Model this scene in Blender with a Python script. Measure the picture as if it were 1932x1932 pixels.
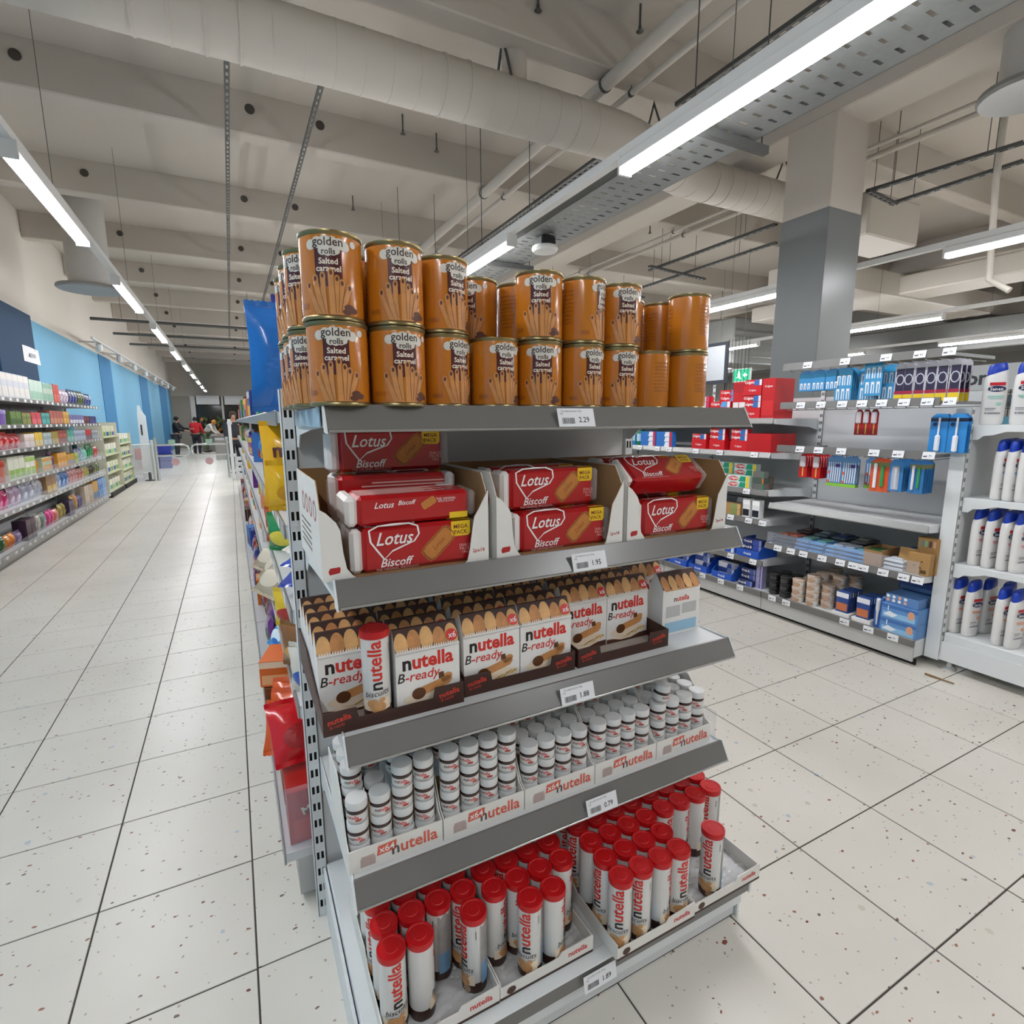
import bpy, bmesh, math, random
from mathutils import Vector, Matrix
random.seed(7)
for o in list(bpy.data.objects): bpy.data.objects.remove(o)
SC = bpy.context.scene
COL = SC.collection
# ---------------------------------------------------------------- camera
CAMZ = 1.372
YAW, PITCH, ROLL, FPX = math.radians(27.294), math.radians(9.731), math.radians(-0.271), 1013.6
_f = Vector((math.sin(YAW)*math.cos(PITCH), math.cos(YAW)*math.cos(PITCH), -math.sin(PITCH)))
_r = Vector((math.cos(YAW), -math.sin(YAW), 0)); _u = _r.cross(_f)
_c, _s = math.cos(ROLL), math.sin(ROLL)
CR, CU, CF = _c*_r + _s*_u, -_s*_r + _c*_u, _f
cam = bpy.data.cameras.new('camera'); cam.sensor_width = 36; cam.lens = FPX/1932*36
cam.clip_start = .02; cam.clip_end = 200
camo = bpy.data.objects.new('camera', cam); COL.objects.link(camo)
camo.matrix_world = Matrix((( CR.x, CU.x, -CF.x, 0), (CR.y, CU.y, -CF.y, 0), (CR.z, CU.z, -CF.z, CAMZ), (0, 0, 0, 1)))
SC.camera = camo
def ray(u, v): return CR*((u-966)/FPX) - CU*((v-966)/FPX) + CF
def at(u, v, ax, val):
    """point where the direction of photo pixel (u, v) meets the plane ax = val (world metres)"""
    d = ray(u, v); i = 'xyz'.index(ax); t = (val-(CAMZ if ax == 'z' else 0))/d[i]
    return Vector((d.x*t, d.y*t, CAMZ + d.z*t))
# ---------------------------------------------------------------- world, exposure
w = bpy.data.worlds.new('world'); SC.world = w; w.use_nodes = True
w.node_tree.nodes['Background'].inputs[0].default_value = (.75, .8, .9, 1)
w.node_tree.nodes['Background'].inputs[1].default_value = .05
SC.view_settings.view_transform = 'Standard'; SC.view_settings.look = 'None'
SC.view_settings.exposure = 0.98; SC.view_settings.gamma = 1; SC.view_settings.use_curve_mapping = False
SC.cycles.max_bounces = 6; SC.cycles.diffuse_bounces = 3; SC.cycles.glossy_bounces = 3; SC.cycles.transparent_max_bounces = 8
LAMP_POWER = 38.0
# ---------------------------------------------------------------- materials
def lin(h):
    h = h.lstrip('#'); o = []
    for i in (0, 2, 4):
        c = int(h[i:i+2], 16)/255; o.append(c/12.92 if c <= .04045 else ((c+.055)/1.055)**2.4)
    return o
MATS = {}
def mat(h, rough=.5, metal=0.0, var=.05, vscale=25.0, bump=0.0, bscale=60.0, emit=0.0, alpha=1.0, trans=0.0, coat=0.0, spec=.5, name=None):
    key = (h, rough, metal, var, vscale, bump, bscale, emit, alpha, trans, coat, spec)
    if key in MATS: return MATS[key]
    m = bpy.data.materials.new(name or 'paint_'+h.strip('#')); m.use_nodes = True
    nt = m.node_tree; b = nt.nodes['Principled BSDF']; c = lin(h)
    b.inputs['Base Color'].default_value = (*c, 1); b.inputs['Roughness'].default_value = rough
    b.inputs['Metallic'].default_value = metal; b.inputs['Specular IOR Level'].default_value = spec
    if coat: b.inputs['Coat Weight'].default_value = coat; b.inputs['Coat Roughness'].default_value = .08
    if trans: b.inputs['Transmission Weight'].default_value = trans; b.inputs['IOR'].default_value = 1.2
    if alpha < 1: b.inputs['Alpha'].default_value = alpha
    if emit:
        b.inputs['Emission Color'].default_value = (*c, 1); b.inputs['Emission Strength'].default_value = emit
    if var or bump:
        tc = nt.nodes.new('ShaderNodeTexCoord'); nz = nt.nodes.new('ShaderNodeTexNoise')
        nz.inputs['Scale'].default_value = vscale; nz.inputs['Detail'].default_value = 2
        nt.links.new(tc.outputs['Object'], nz.inputs['Vector'])
        if var:
            mr = nt.nodes.new('ShaderNodeMapRange'); mr.inputs['To Min'].default_value = 1-var; mr.inputs['To Max'].default_value = 1+var
            hs = nt.nodes.new('ShaderNodeHueSaturation'); hs.inputs['Color'].default_value = (*c, 1)
            nt.links.new(nz.outputs['Fac'], mr.inputs['Value']); nt.links.new(mr.outputs['Result'], hs.inputs['Value'])
            nt.links.new(hs.outputs['Color'], b.inputs['Base Color'])
        if bump:
            n2 = nt.nodes.new('ShaderNodeTexNoise'); n2.inputs['Scale'].default_value = bscale; n2.inputs['Detail'].default_value = 3
            nt.links.new(tc.outputs['Object'], n2.inputs['Vector'])
            bp = nt.nodes.new('ShaderNodeBump'); bp.inputs['Strength'].default_value = bump; bp.inputs['Distance'].default_value = .004
            nt.links.new(n2.outputs['Fac'], bp.inputs['Height']); nt.links.new(bp.outputs['Normal'], b.inputs['Normal'])
    MATS[key] = m
    return m
# ---------------------------------------------------------------- geometry collector
class G:
    def __init__(s): s.v, s.f, s.m, s.cm, s.T, s.k = [], [], [], 0, None, []
    def add(s, vs, fs):
        n = len(s.v); s.k.append((n, len(s.f)))
        s.v += [tuple(s.T @ Vector(p)) for p in vs] if s.T else [tuple(p) for p in vs]
        s.f += [tuple(i+n for i in f) for f in fs]; s.m += [s.cm]*len(fs); return s
    def box(s, x0, x1, y0, y1, z0, z1, b=0.0):
        if b <= 0:
            vs = [(x, y, z) for z in (z0, z1) for y in (y0, y1) for x in (x0, x1)]
            return s.add(vs, [(0,2,3,1),(4,5,7,6),(0,1,5,4),(2,6,7,3),(0,4,6,2),(1,3,7,5)])
        b = min(b, (x1-x0)*.45, (y1-y0)*.45, (z1-z0)*.45); vs = []; ix = {}
        for i in (0, 1):
            for j in (0, 1):
                for k in (0, 1):
                    X, Y, Z = (x0, x1)[i], (y0, y1)[j], (z0, z1)[k]; dx, dy, dz = b*(1-2*i), b*(1-2*j), b*(1-2*k)
                    ix[i,j,k] = len(vs); vs += [(X, Y+dy, Z+dz), (X+dx, Y, Z+dz), (X+dx, Y+dy, Z)]
        I = lambda i, j, k, a: ix[i,j,k]+a
        fs = [(I(0,0,0,0),I(0,0,1,0),I(0,1,1,0),I(0,1,0,0)), (I(1,0,0,0),I(1,1,0,0),I(1,1,1,0),I(1,0,1,0)),
              (I(0,0,0,1),I(1,0,0,1),I(1,0,1,1),I(0,0,1,1)), (I(0,1,0,1),I(0,1,1,1),I(1,1,1,1),I(1,1,0,1)),
              (I(0,0,0,2),I(0,1,0,2),I(1,1,0,2),I(1,0,0,2)), (I(0,0,1,2),I(1,0,1,2),I(1,1,1,2),I(0,1,1,2))]
        for a, c in ((0,0),(0,1),(1,0),(1,1)):
            fs += [(I(0,a,c,1),I(1,a,c,1),I(1,a,c,2),I(0,a,c,2)), (I(a,0,c,0),I(a,0,c,2),I(a,1,c,2),I(a,1,c,0)), (I(a,c,0,0),I(a,c,1,0),I(a,c,1,1),I(a,c,0,1))]
        fs += [(k, k+1, k+2) for k in ix.values()]
        return s.add(vs, fs)
    def prism(s, poly, a, b, ax='y'):
        """polygon in the plane across ax, extruded from a to b; poly (p,q): ax y->(x,z), x->(y,z), z->(x,y)"""
        n = len(poly)
        mk = {'y': lambda p, t: (p[0], t, p[1]), 'x': lambda p, t: (t, p[0], p[1]), 'z': lambda p, t: (p[0], p[1], t)}[ax]
        vs = [mk(p, a) for p in poly]+[mk(p, b) for p in poly]
        return s.add(vs, [tuple(range(n)), tuple(range(2*n-1, n-1, -1))]+[(i, n+i, n+(i+1) % n, (i+1) % n) for i in range(n)])
    def lathe(s, prof, n=24, c=(0,0,0)):
        vs, fs = [], []; k = len(prof)
        for r, z in prof:
            vs += [(c[0]+r*math.cos(2*math.pi*i/n), c[1]+r*math.sin(2*math.pi*i/n), c[2]+z) for i in range(n)]
        for j in range(k-1):
            fs += [(j*n+i, j*n+(i+1) % n, (j+1)*n+(i+1) % n, (j+1)*n+i) for i in range(n)]
        if prof[0][0] > 1e-5: fs.append(tuple(range(n-1, -1, -1)))
        if prof[-1][0] > 1e-5: fs.append(tuple((k-1)*n+i for i in range(n)))
        return s.add(vs, fs)
    def tube(s, pts, r, n=8, cap=True):
        pts = [Vector(p) for p in pts]; vs, fs = [], []
        rr = r if isinstance(r, (list, tuple)) else [r]*len(pts)
        up = None
        for i, p in enumerate(pts):
            d = (pts[min(i+1, len(pts)-1)]-pts[max(i-1, 0)]).normalized()
            if up is None: up = Vector((0,0,1)) if abs(d.z) < .9 else Vector((1,0,0))
            a = d.cross(up).normalized(); b2 = a.cross(d).normalized(); up = b2
            vs += [p + (a*math.cos(2*math.pi*k/n)+b2*math.sin(2*math.pi*k/n))*rr[i] for k in range(n)]
        for j in range(len(pts)-1):
            fs += [(j*n+k, j*n+(k+1) % n, (j+1)*n+(k+1) % n, (j+1)*n+k) for k in range(n)]
        if cap: fs += [tuple(range(n-1, -1, -1)), tuple((len(pts)-1)*n+k for k in range(n))]
        return s.add(vs, fs)
    def grid(s, fn, nu, nv):
        vs = [fn(i/nu, j/nv) for j in range(nv+1) for i in range(nu+1)]
        return s.add(vs, [(j*(nu+1)+i, j*(nu+1)+i+1, (j+1)*(nu+1)+i+1, (j+1)*(nu+1)+i) for j in range(nv) for i in range(nu)])
    def poly(s, pts): return s.add(pts, [tuple(range(len(pts)))])
    def parts(s, name, mats, parent, smooth=False, label=None):
        """one part for each shape that was added"""
        ks = s.k+[(len(s.v), len(s.f))]
        for (v0, f0), (v1, f1) in zip(ks, ks[1:]):
            h = G(); h.v = s.v[v0:v1]; h.f = [tuple(i-v0 for i in f) for f in s.f[f0:f1]]; h.m = s.m[f0:f1]
            part(name, h.mesh(name, mats, smooth), parent, label=label)
    def mesh(s, name, mats, smooth=False):
        me = bpy.data.meshes.new(name); me.from_pydata(s.v, [], s.f)
        for m in (mats if isinstance(mats, (list, tuple)) else [mats]): me.materials.append(m)
        if any(s.m): me.polygons.foreach_set('material_index', s.m)
        if smooth:
            me.polygons.foreach_set('use_smooth', [True]*len(s.f)); me.set_sharp_from_angle(angle=.7)
        me.update(); return me
def fix_normals(me):
    bm = bmesh.new(); bm.from_mesh(me); bmesh.ops.recalc_face_normals(bm, faces=bm.faces); bm.to_mesh(me); bm.free(); return me
# flat print pieces, drawn in (x, z) and laid on a face or round a cylinder
_TX = {}
def text2d(s, size, bold=0.0, shear=0.0, sx=1.0, res=2):
    """letters as (verts, faces) in the plane, centred"""
    key = (s, bold, shear, res)
    if key not in _TX:
        cu = bpy.data.curves.new('t', 'FONT'); cu.body = s; cu.size = 1; cu.offset = bold; cu.shear = shear; cu.resolution_u = res
        cu.align_x = 'CENTER'; cu.align_y = 'CENTER'; cu.space_line = .8
        ob = bpy.data.objects.new('t', cu); me = bpy.data.meshes.new_from_object(ob)
        _TX[key] = ([(v.co.x, v.co.y) for v in me.vertices], [tuple(p.vertices) for p in me.polygons])
        bpy.data.objects.remove(ob); bpy.data.curves.remove(cu); bpy.data.meshes.remove(me)
    V, F = _TX[key]
    xs = [v[0] for v in V]; zs = [v[1] for v in V]; cx, cz = (max(xs)+min(xs))/2, (max(zs)+min(zs))/2
    return [((x-cx)*size*sx, (z-cz)*size) for x, z in V], F
class D:
    """a flat print: 2-D pieces"""
    def __init__(s): s.v, s.f = [], []
    def add(s, V, F, dx=0, dz=0, rot=0):
        n = len(s.v); c, q = math.cos(rot), math.sin(rot)
        s.v += [(x*c-z*q+dx, x*q+z*c+dz) for x, z in V]; s.f += [tuple(i+n for i in f) for f in F]; return s
    def text(s, t, size, dx=0, dz=0, rot=0, **k): return s.add(*text2d(t, size, **k), dx, dz, rot)
    def rect(s, x0, x1, z0, z1): return s.add([(x0,z0),(x1,z0),(x1,z1),(x0,z1)], [(0,1,2,3)])
    def poly(s, pts, dx=0, dz=0, rot=0): return s.add(pts, [tuple(range(len(pts)))], dx, dz, rot)
    def ell(s, cx, cz, rx, rz, n=16, rot=0):
        return s.add([(rx*math.cos(2*math.pi*i/n), rz*math.sin(2*math.pi*i/n)) for i in range(n)], [tuple(range(n))], cx, cz, rot)
    def ring(s, pts, wd):
        """closed outline of the given points with a width"""
        n = len(pts); cx = sum(p[0] for p in pts)/n; cz = sum(p[1] for p in pts)/n; inner = []
        for x, z in pts:
            L = math.hypot(x-cx, z-cz); k = max(.1, 1-wd/L); inner.append((cx+(x-cx)*k, cz+(z-cz)*k))
        return s.add(list(pts)+inner, [(i, (i+1) % n, n+(i+1) % n, n+i) for i in range(n)])
    def flat(s, name, m, y=0.0, ax='y'):
        """lay on the face looking to -y (ax y), to -x (ax x) or up (ax z)"""
        me = bpy.data.meshes.new(name)
        mk = {'y': lambda p: (p[0], y, p[1]), 'x': lambda p: (y, -p[0], p[1]), 'z': lambda p: (p[0], p[1], y)}[ax]
        me.from_pydata([mk(p) for p in s.v], [], s.f); me.materials.append(m); me.update(); return me
    def wrap(s, name, m, R, z0=0.0, step=.004):
        """round a cylinder of radius R whose front looks to -y"""
        me = bpy.data.meshes.new(name); me.from_pydata([(p[0], 0, p[1]) for p in s.v], [], s.f)
        bm = bmesh.new(); bm.from_mesh(me)
        x0 = min(p[0] for p in s.v); x1 = max(p[0] for p in s.v); x = x0+step
        while x < x1:
            bmesh.ops.bisect_plane(bm, geom=bm.verts[:]+bm.edges[:]+bm.faces[:], plane_co=(x,0,0), plane_no=(1,0,0)); x += step
        for v in bm.verts: a = v.co.x/R; v.co = (R*math.sin(a), -R*math.cos(a), v.co.z+z0)
        bm.to_mesh(me); bm.free(); me.materials.append(m)
        me.polygons.foreach_set('use_smooth', [True]*len(me.polygons)); me.update(); return me
# ---------------------------------------------------------------- objects
def link(name, data, parent=None, M=None):
    o = bpy.data.objects.new(name, data); COL.objects.link(o)
    if parent: o.parent = parent
    if M is not None: o.matrix_local = M if parent else M; 
    return o
def tag(o, label=None, cat=None, group=None, kind=None):
    if label: o['label'] = label
    if cat: o['category'] = cat
    if group: o['group'] = group
    if kind: o['kind'] = kind
    return o
def TM(loc=(0,0,0), rz=0.0, rx=0.0, ry=0.0, s=None):
    M = Matrix.Translation(loc) @ Matrix.Rotation(rz, 4, 'Z') @ Matrix.Rotation(ry, 4, 'Y') @ Matrix.Rotation(rx, 4, 'X')
    if s: M = M @ Matrix.Diagonal((*s, 1))
    return M
def thing(name, label, cat, M=None, group=None):
    o = link(name, None, None, M); o.empty_display_size = .05
    return tag(o, label, cat, group)
def part(name, me, parent, M=None, label=None, kind=None):
    return tag(link(name, me, parent, M), label, None, None, kind)
def inst(spec, name, label, cat, M, group=None):
    """a thing made of shared meshes: spec = [(part name, mesh, [(sub-part name, mesh)...])]"""
    if len(spec) == 1 and not spec[0][2:]:
        return tag(link(name, spec[0][1], None, M), label, cat, group)
    r = thing(name, label, cat, M, group)
    for p in spec:
        o = link(p[0], p[1], r)
        for q in (p[2] if len(p) > 2 else ()): link(q[0], q[1], o)
    return r
def struct(name, me, parent=None, label=None):
    o = link(name, me, parent)
    if not parent: o['kind'] = 'structure'
    if label: o['label'] = label
    return o
ORD = ['first', 'second', 'third', 'fourth', 'fifth', 'sixth', 'seventh', 'eighth', 'ninth', 'tenth', 'eleventh', 'twelfth']
# ---------------------------------------------------------------- common materials
WHITE = mat('#dfe2e2', .38, vscale=4, var=.02, name='white_powder_coat')
WHITE2 = mat('#d4d6d6', .45, vscale=4, var=.03, name='white_shelf_steel')
RAIL = mat('#706e6b', .28, var=.03, vscale=8, spec=.6, name='grey_price_rail')
RAILM = mat('#a9a9a6', .3, .7, var=.04, name='silver_rail')
PLINTH = mat('#b9b9b6', .4, var=.03, vscale=6, name='grey_plinth')
DARK = mat('#141414', .6, var=.1, name='black_plastic')
SLOT = mat('#1b1b1c', .8, var=0, name='slot_shade_black')  # black that paints the shade inside the slotted posts
CEILM = mat('#bdb5aa', .9, var=.03, vscale=1.2, bump=.15, bscale=30, name='painted_concrete')
DUCTM = mat('#c0b9ae', .55, var=.03, vscale=2, name='painted_duct')
GALV = mat('#8c8f8e', .42, .75, var=.1, vscale=30, name='galvanised_steel')
GALVD = mat('#5d5e5c', .5, .6, var=.12, vscale=30, name='dull_galvanised_steel')
CARD = mat('#a07a50', .85, var=.08, vscale=12, name='brown_cardboard')
CARDW = mat('#e4e1da', .6, var=.03, name='white_card')
RED = mat('#d0141c', .35, var=.04, name='print_red')
BLACK = mat('#191314', .45, var=0, name='print_black')
PRW = mat('#efeeea', .5, var=.02, name='print_white')
PAPER = mat('#e9eaec', .55, var=.02, name='tag_paper')
FILM = mat('#f4f6f8', .12, var=0, alpha=.12, spec=.8, bump=.8, bscale=35, name='clear_film')
ACRYL = mat('#dfe6f2', .06, var=0, alpha=.13, spec=.6, name='clear_acrylic')
# ================================================================ the room
Z0, ZB, ZS = 0.0, 4.17, 4.55          # floor, beam underside, slab
XL, XR, YN, YF = -2.62, 17.0, -5.0, 42.0
# floor: grout bed, laid tiles
def tile_material():
    m = bpy.data.materials.new('speckled_stone_tile'); m.use_nodes = True; nt = m.node_tree; N = nt.nodes; L = nt.links
    b = N['Principled BSDF']; b.inputs['Roughness'].default_value = .32; b.inputs['Specular IOR Level'].default_value = .45
    g = N.new('ShaderNodeNewGeometry')
    base = N.new('ShaderNodeTexNoise'); base.inputs['Scale'].default_value = 1.3; base.inputs['Detail'].default_value = 3
    L.new(g.outputs['Position'], base.inputs['Vector'])
    cr = N.new('ShaderNodeValToRGB'); cr.color_ramp.elements[0].color = (*lin('#d9d4c9'), 1); cr.color_ramp.elements[1].color = (*lin('#e3ded4'), 1)
    cr.color_ramp.elements[0].position = .35; cr.color_ramp.elements[1].position = .65
    L.new(base.outputs['Fac'], cr.inputs['Fac']); cur = cr.outputs['Color']
    wob = N.new('ShaderNodeTexNoise'); wob.inputs['Scale'].default_value = 90; wob.inputs['Detail'].default_value = 1
    L.new(g.outputs['Position'], wob.inputs['Vector'])
    for scale, keep, size, cols, str_ in ((34, .69, .115, ('#9a6a58', '#75625a'), 1.6), (62, .66, .12, ('#b5a492', '#a09c94'), 1.0), (20, .84, .09, ('#6f4036', '#8a4d3d'), 1.5), (26, .84, .13, ('#b9c4cc', '#cfc7b8'), 1.0)):
        mp = N.new('ShaderNodeMapping'); mp.inputs['Scale'].default_value = (1, str_, 0); mp.inputs['Rotation'].default_value = (0, 0, scale*.37); mp.inputs['Location'].default_value = (scale*1.7, scale*.3, 0)
        va = N.new('ShaderNodeVectorMath'); va.operation = 'MULTIPLY_ADD'; va.inputs[1].default_value = (.008, .008, 0)
        L.new(wob.outputs['Color'], va.inputs[0]); L.new(g.outputs['Position'], va.inputs[2]); L.new(va.outputs[0], mp.inputs['Vector'])
        vo = N.new('ShaderNodeTexVoronoi'); vo.inputs['Scale'].default_value = scale; L.new(mp.outputs['Vector'], vo.inputs['Vector'])
        sp = N.new('ShaderNodeSeparateColor'); L.new(vo.outputs['Color'], sp.inputs['Color'])
        k = N.new('ShaderNodeMath'); k.operation = 'GREATER_THAN'; k.inputs[1].default_value = keep; L.new(sp.outputs['Red'], k.inputs[0])
        th = N.new('ShaderNodeMath'); th.operation = 'MULTIPLY'; th.inputs[1].default_value = size*2; L.new(sp.outputs['Green'], th.inputs[0])
        le = N.new('ShaderNodeMath'); le.operation = 'LESS_THAN'; L.new(vo.outputs['Distance'], le.inputs[0]); L.new(th.outputs[0], le.inputs[1])
        an = N.new('ShaderNodeMath'); an.operation = 'MULTIPLY'; L.new(k.outputs[0], an.inputs[0]); L.new(le.outputs[0], an.inputs[1])
        fl = N.new('ShaderNodeMix'); fl.data_type = 'RGBA'; fl.inputs[6].default_value = (*lin(cols[0]), 1); fl.inputs[7].default_value = (*lin(cols[1]), 1); L.new(sp.outputs['Blue'], fl.inputs[0])
        mx = N.new('ShaderNodeMix'); mx.data_type = 'RGBA'; L.new(an.outputs[0], mx.inputs[0]); L.new(cur, mx.inputs[6]); L.new(fl.outputs[2], mx.inputs[7]); cur = mx.outputs[2]
    L.new(cur, b.inputs['Base Color']); return m
TILEM = tile_material()
fl = struct('floor', G().box(XL-.3, XR+.3, YN-.3, YF+.3, -.2, -.0025).mesh('floor_bed', mat('#4a453f', .9, name='grey_grout')))
TX0, TY0, TPX, TPY, GR = -.0515, .553, .3945, .3845, .0045
tme = G().box(GR/2, TPX-GR/2, GR/2, TPY-GR/2, -.01, 0, .0012).mesh('tile', TILEM)
cells = [(i, j) for i in range(-7, 44) for j in range(-15, 108)]
def tile_key(c):
    x, y = TX0+(c[0]+.5)*TPX, TY0+(c[1]+.5)*TPY
    d = Vector((x, y, -CAMZ)); dep = d.dot(CF); u = 966+FPX*d.dot(CR)/max(dep, .01); v = 966-FPX*d.dot(CU)/max(dep, .01)
    hid = (.14 < x < 1.2 and y > .8) or (3.35 < x < 8) or x > 8 or x < -2.0
    return (0 if dep > .2 and -150 < u < 2080 and v < 2090 and not hid else 1, math.hypot(x, y))
cells.sort(key=tile_key)
for i, j in cells[:300]:
    part('tile', tme, fl, Matrix.Translation((TX0+i*TPX, TY0+j*TPY, 0)))
g = G()
for i, j in cells[300:]:
    x, y = TX0+i*TPX, TY0+j*TPY
    g.box(x+GR/2, x+TPX-GR/2, y+GR/2, y+TPY-GR/2, -.01, 0)
part('tile_field', g.mesh('tile_field', TILEM), fl, kind='stuff')
# walls
BLUE1 = mat('#6fa6c3', .8, var=.03, vscale=1.5, name='light_blue_wall_paint'); BLUE2 = mat('#3579a8', .8, var=.03, vscale=1.5, name='mid_blue_wall_paint')
BLUE3 = mat('#1f3f5c', .8, var=.04, vscale=1.5, name='dark_blue_wall_paint'); WALLW = mat('#cfc8bd', .9, var=.03, vscale=1.0, name='off_white_wall_paint')
wl = struct('wall_left', G().box(XL-.25, XL, YN, YF, 0, ZS+.1).mesh('wall_left', WALLW))
part('painted_band', G().box(XL, XL+.006, YN, YF, 0, 2.93).mesh('painted_band', BLUE1), wl, label='light blue lower wall paint')
for y0, y1 in ((15.9, 17.3), (22.3, 24.2), (28.0, 30.8), (34.5, 37)):
    part('painted_stripe', G().box(XL+.006, XL+.02, y0, y1, 0, 2.93).mesh('painted_stripe', BLUE2), wl, label='mid blue wall stripe')
def pil(y0, y1, m):
    o = part('pilaster', G().box(XL, XL+.1, y0, y1, 0, ZB).mesh('pilaster', WALLW), wl)
    part('pilaster_paint', G().box(XL-.01, XL+.106, y0-.006, y1+.006, 0, 2.93).mesh('pilaster_paint', m), o, label='dark blue paint')
pil(9.2, 10.7, BLUE3)
FARM = mat('#bdb5a8', .9, var=.05, vscale=1, name='far_wall_paint')
wf = struct('wall_back', G().box(XL-.25, XR, YF, YF+.25, 0, ZS+.1).mesh('wall_back', FARM))
struct('wall_right', G().box(XR, XR+.25, YN, YF, 0, ZS+.1).mesh('wall_right', mat('#8d8b86', .9, var=.05, vscale=.8, name='grey_far_wall')))
struct('wall_front', G().box(XL-.25, XR+.25, YN-.25, YN, 0, ZS+.1).mesh('wall_front', WALLW))
# ceiling: slab, ribs, main beams
ce = struct('ceiling', G().box(XL-.25, XR+.25, YN-.25, YF+.25, ZS, ZS+.2).mesh('slab', CEILM))
rib = G().box(XL, XR, 0, .2, ZB, ZS+.01, .012).mesh('rib', CEILM)
RY = [6.41+2.44*k for k in range(-4, 15)]
for y in RY: part('beam', rib, ce, Matrix.Translation((0, y, 0)))
for x0 in (5.0, 11.5): part('main_beam', G().box(x0, x0+.46, YN, YF, ZB-.12, ZS+.01, .012).mesh('main_beam', CEILM), ce)
holes = G()
for y in RY[2:]:
    for x in (.42, 1.08, -1.35):
        holes.T = TM((x, y-.003, (ZB+ZS)/2+.04), rx=math.pi/2); holes.lathe([(.045, 0), (.045, .006)], 14)
holes.parts('service_hole', mat('#4b463f', .9, name='painted_hole_shade'), ce)  # flat dark discs: the shade inside the holes painted on the rib faces
# column
co = struct('trim_1', G().box(4.99, 5.48, 3.36, 3.84, 0, ZB-.1, .01).mesh('column', CEILM), label='square concrete column, off-white at the top')
part('column_cladding', G().box(4.985, 5.485, 3.355, 3.845, 0, 1.372+1.9, .004).mesh('column_cladding', mat('#6f7271', .4, var=.03, vscale=2, name='grey_column_cladding')), co, label='mid grey column cladding')
# far end: bulkhead over the entrance, partition, glazed opening with sign boxes
part('bulkhead', G().box(XL, 4.0, 33, 33.3, 2.66, ZS).mesh('bulkhead', FARM), wf)
part('return_wall', G().box(XL, -1.78, 33, 33.3, 0, 2.66).mesh('return_wall', mat('#a39b8f', .9, var=.04, name='beige_partition')), wf)
# ================================================================ lamps, ducts and pipes under the ceiling
LZ = CAMZ+1.45
LEDM = mat('#fafbff', .4, var=0, emit=LAMP_POWER, name='led_diffuser')
LAMPW = mat('#d9d8d4', .4, var=.02, name='lamp_housing_white')
def lamp_spec(L):
    h = G().box(-.045, .045, 0, L, .035, .095, .006).mesh('lamp_housing', LAMPW)
    d = G().prism([(-.036, .036), (-.036, .012), (-.026, 0), (.026, 0), (.036, .012), (.036, .036)], .02, L-.02).mesh('diffuser', LEDM)
    c = G().box(-.046, .046, -.006, .014, .0, .097).mesh('end_cap', LAMPW)
    c2 = G().box(-.046, .046, L-.014, L+.006, 0, .097).mesh('end_cap', LAMPW)
    return [('lamp_housing', h), ('diffuser', d), ('end_cap', c), ('end_cap', c2)]
LS = lamp_spec(1.74)
rows = [(-.975, 4.19, 3.19, -2, 9, 'over the aisle beside the blue wall'), (2.24, 1.1, 3.22, -1, 7, 'beside the perforated cable tray'),
        (6.0, 1.12, 3.22, -1, 7, 'in the row passing behind the grey column'), (9.6, 1.28, 3.22, -1, 6, 'in the row beyond the grey column'), (13.1, 1.2, 3.22, -1, 6, 'in the row nearest the grey far wall')]
for x, y0, p, a, b, wh in rows:
    ya, yb = y0+a*p-1.4, y0+(b-1)*p+2.2
    t = thing('lighting_track', 'long white lighting track '+wh, 'lamp track', Matrix.Translation((x, 0, LZ)), 'lighting tracks')
    part('track_profile', G().box(-.03, .03, ya, yb, .098, .15).mesh('track_profile', LAMPW), t)
    for k in range(a, b):
        y = y0+k*p
        part('hanger_wire', G().tube([(0, y+.95, .15), (0, y+.95, ZS-LZ)], .0022, 5).mesh('hanger_wire', GALVD), t)
        inst(LS, 'linear_lamp', '%s lit linear lamp %s' % (ORD[k-a], wh), 'lamp', Matrix.Translation((x, y, LZ)), 'linear ceiling lamps')
# perforated cable tray next to the near right lamp row
ct = thing('cable_tray', 'grey perforated steel cable tray hung beside the linear lamps', 'cable tray', Matrix.Translation((2.345, 0, LZ+.1)))
TYA, TYB, TW = -1.0, 14.0, .42
part('tray_side', G().box(0, .003, TYA, TYB, 0, .06).mesh('tray_side', GALV), ct)
part('tray_side', G().box(TW-.003, TW, TYA, TYB, 0, .06).box(TW-.02, TW, TYA, TYB, .06, .063).mesh('tray_side', GALV), ct)
# floor strips leave real slots: rows of short slots every 9 cm
g = G(); y = TYA; nslot = 3
while y < TYB:
    g.box(0, TW, y, y+.07, 0, .0015)
    ws = TW/(nslot*2+1)
    for k in range(nslot+1): g.box(k*2*ws, k*2*ws+ws, y+.07, y+.088, 0, .0015)
    y += .088
part('tray_floor', g.mesh('tray_floor', GALV), ct, kind='stuff')
for yy in (2.36, 5.1, 7.9):
    part('support_bar', G().box(-.045, TW+.12, yy-.02, yy+.02, -.045, -.003).mesh('support_bar', GALVD), ct)
    for xx in (-.03, TW+.08): part('hanger_rod', G().tube([(xx, yy, -.04), (xx, yy, ZS-LZ-.1)], .004, 6).mesh('hanger_rod', GALVD), ct)
ap = thing('access_point', 'white wireless access point hanging below the perforated cable tray', 'access point', Matrix.Translation(tuple(at(1028, 466, 'z', LZ+.02))))
part('mount', G().box(-.07, .07, -.07, .07, .0, .075, .01).mesh('mount', DARK), ap)
part('casing', G().lathe([(.04, -.05), (.1, -.042), (.115, -.02), (.11, 0)], 24).mesh('casing', mat('#e5e3dd', .45, var=.02), True), ap)
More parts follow.
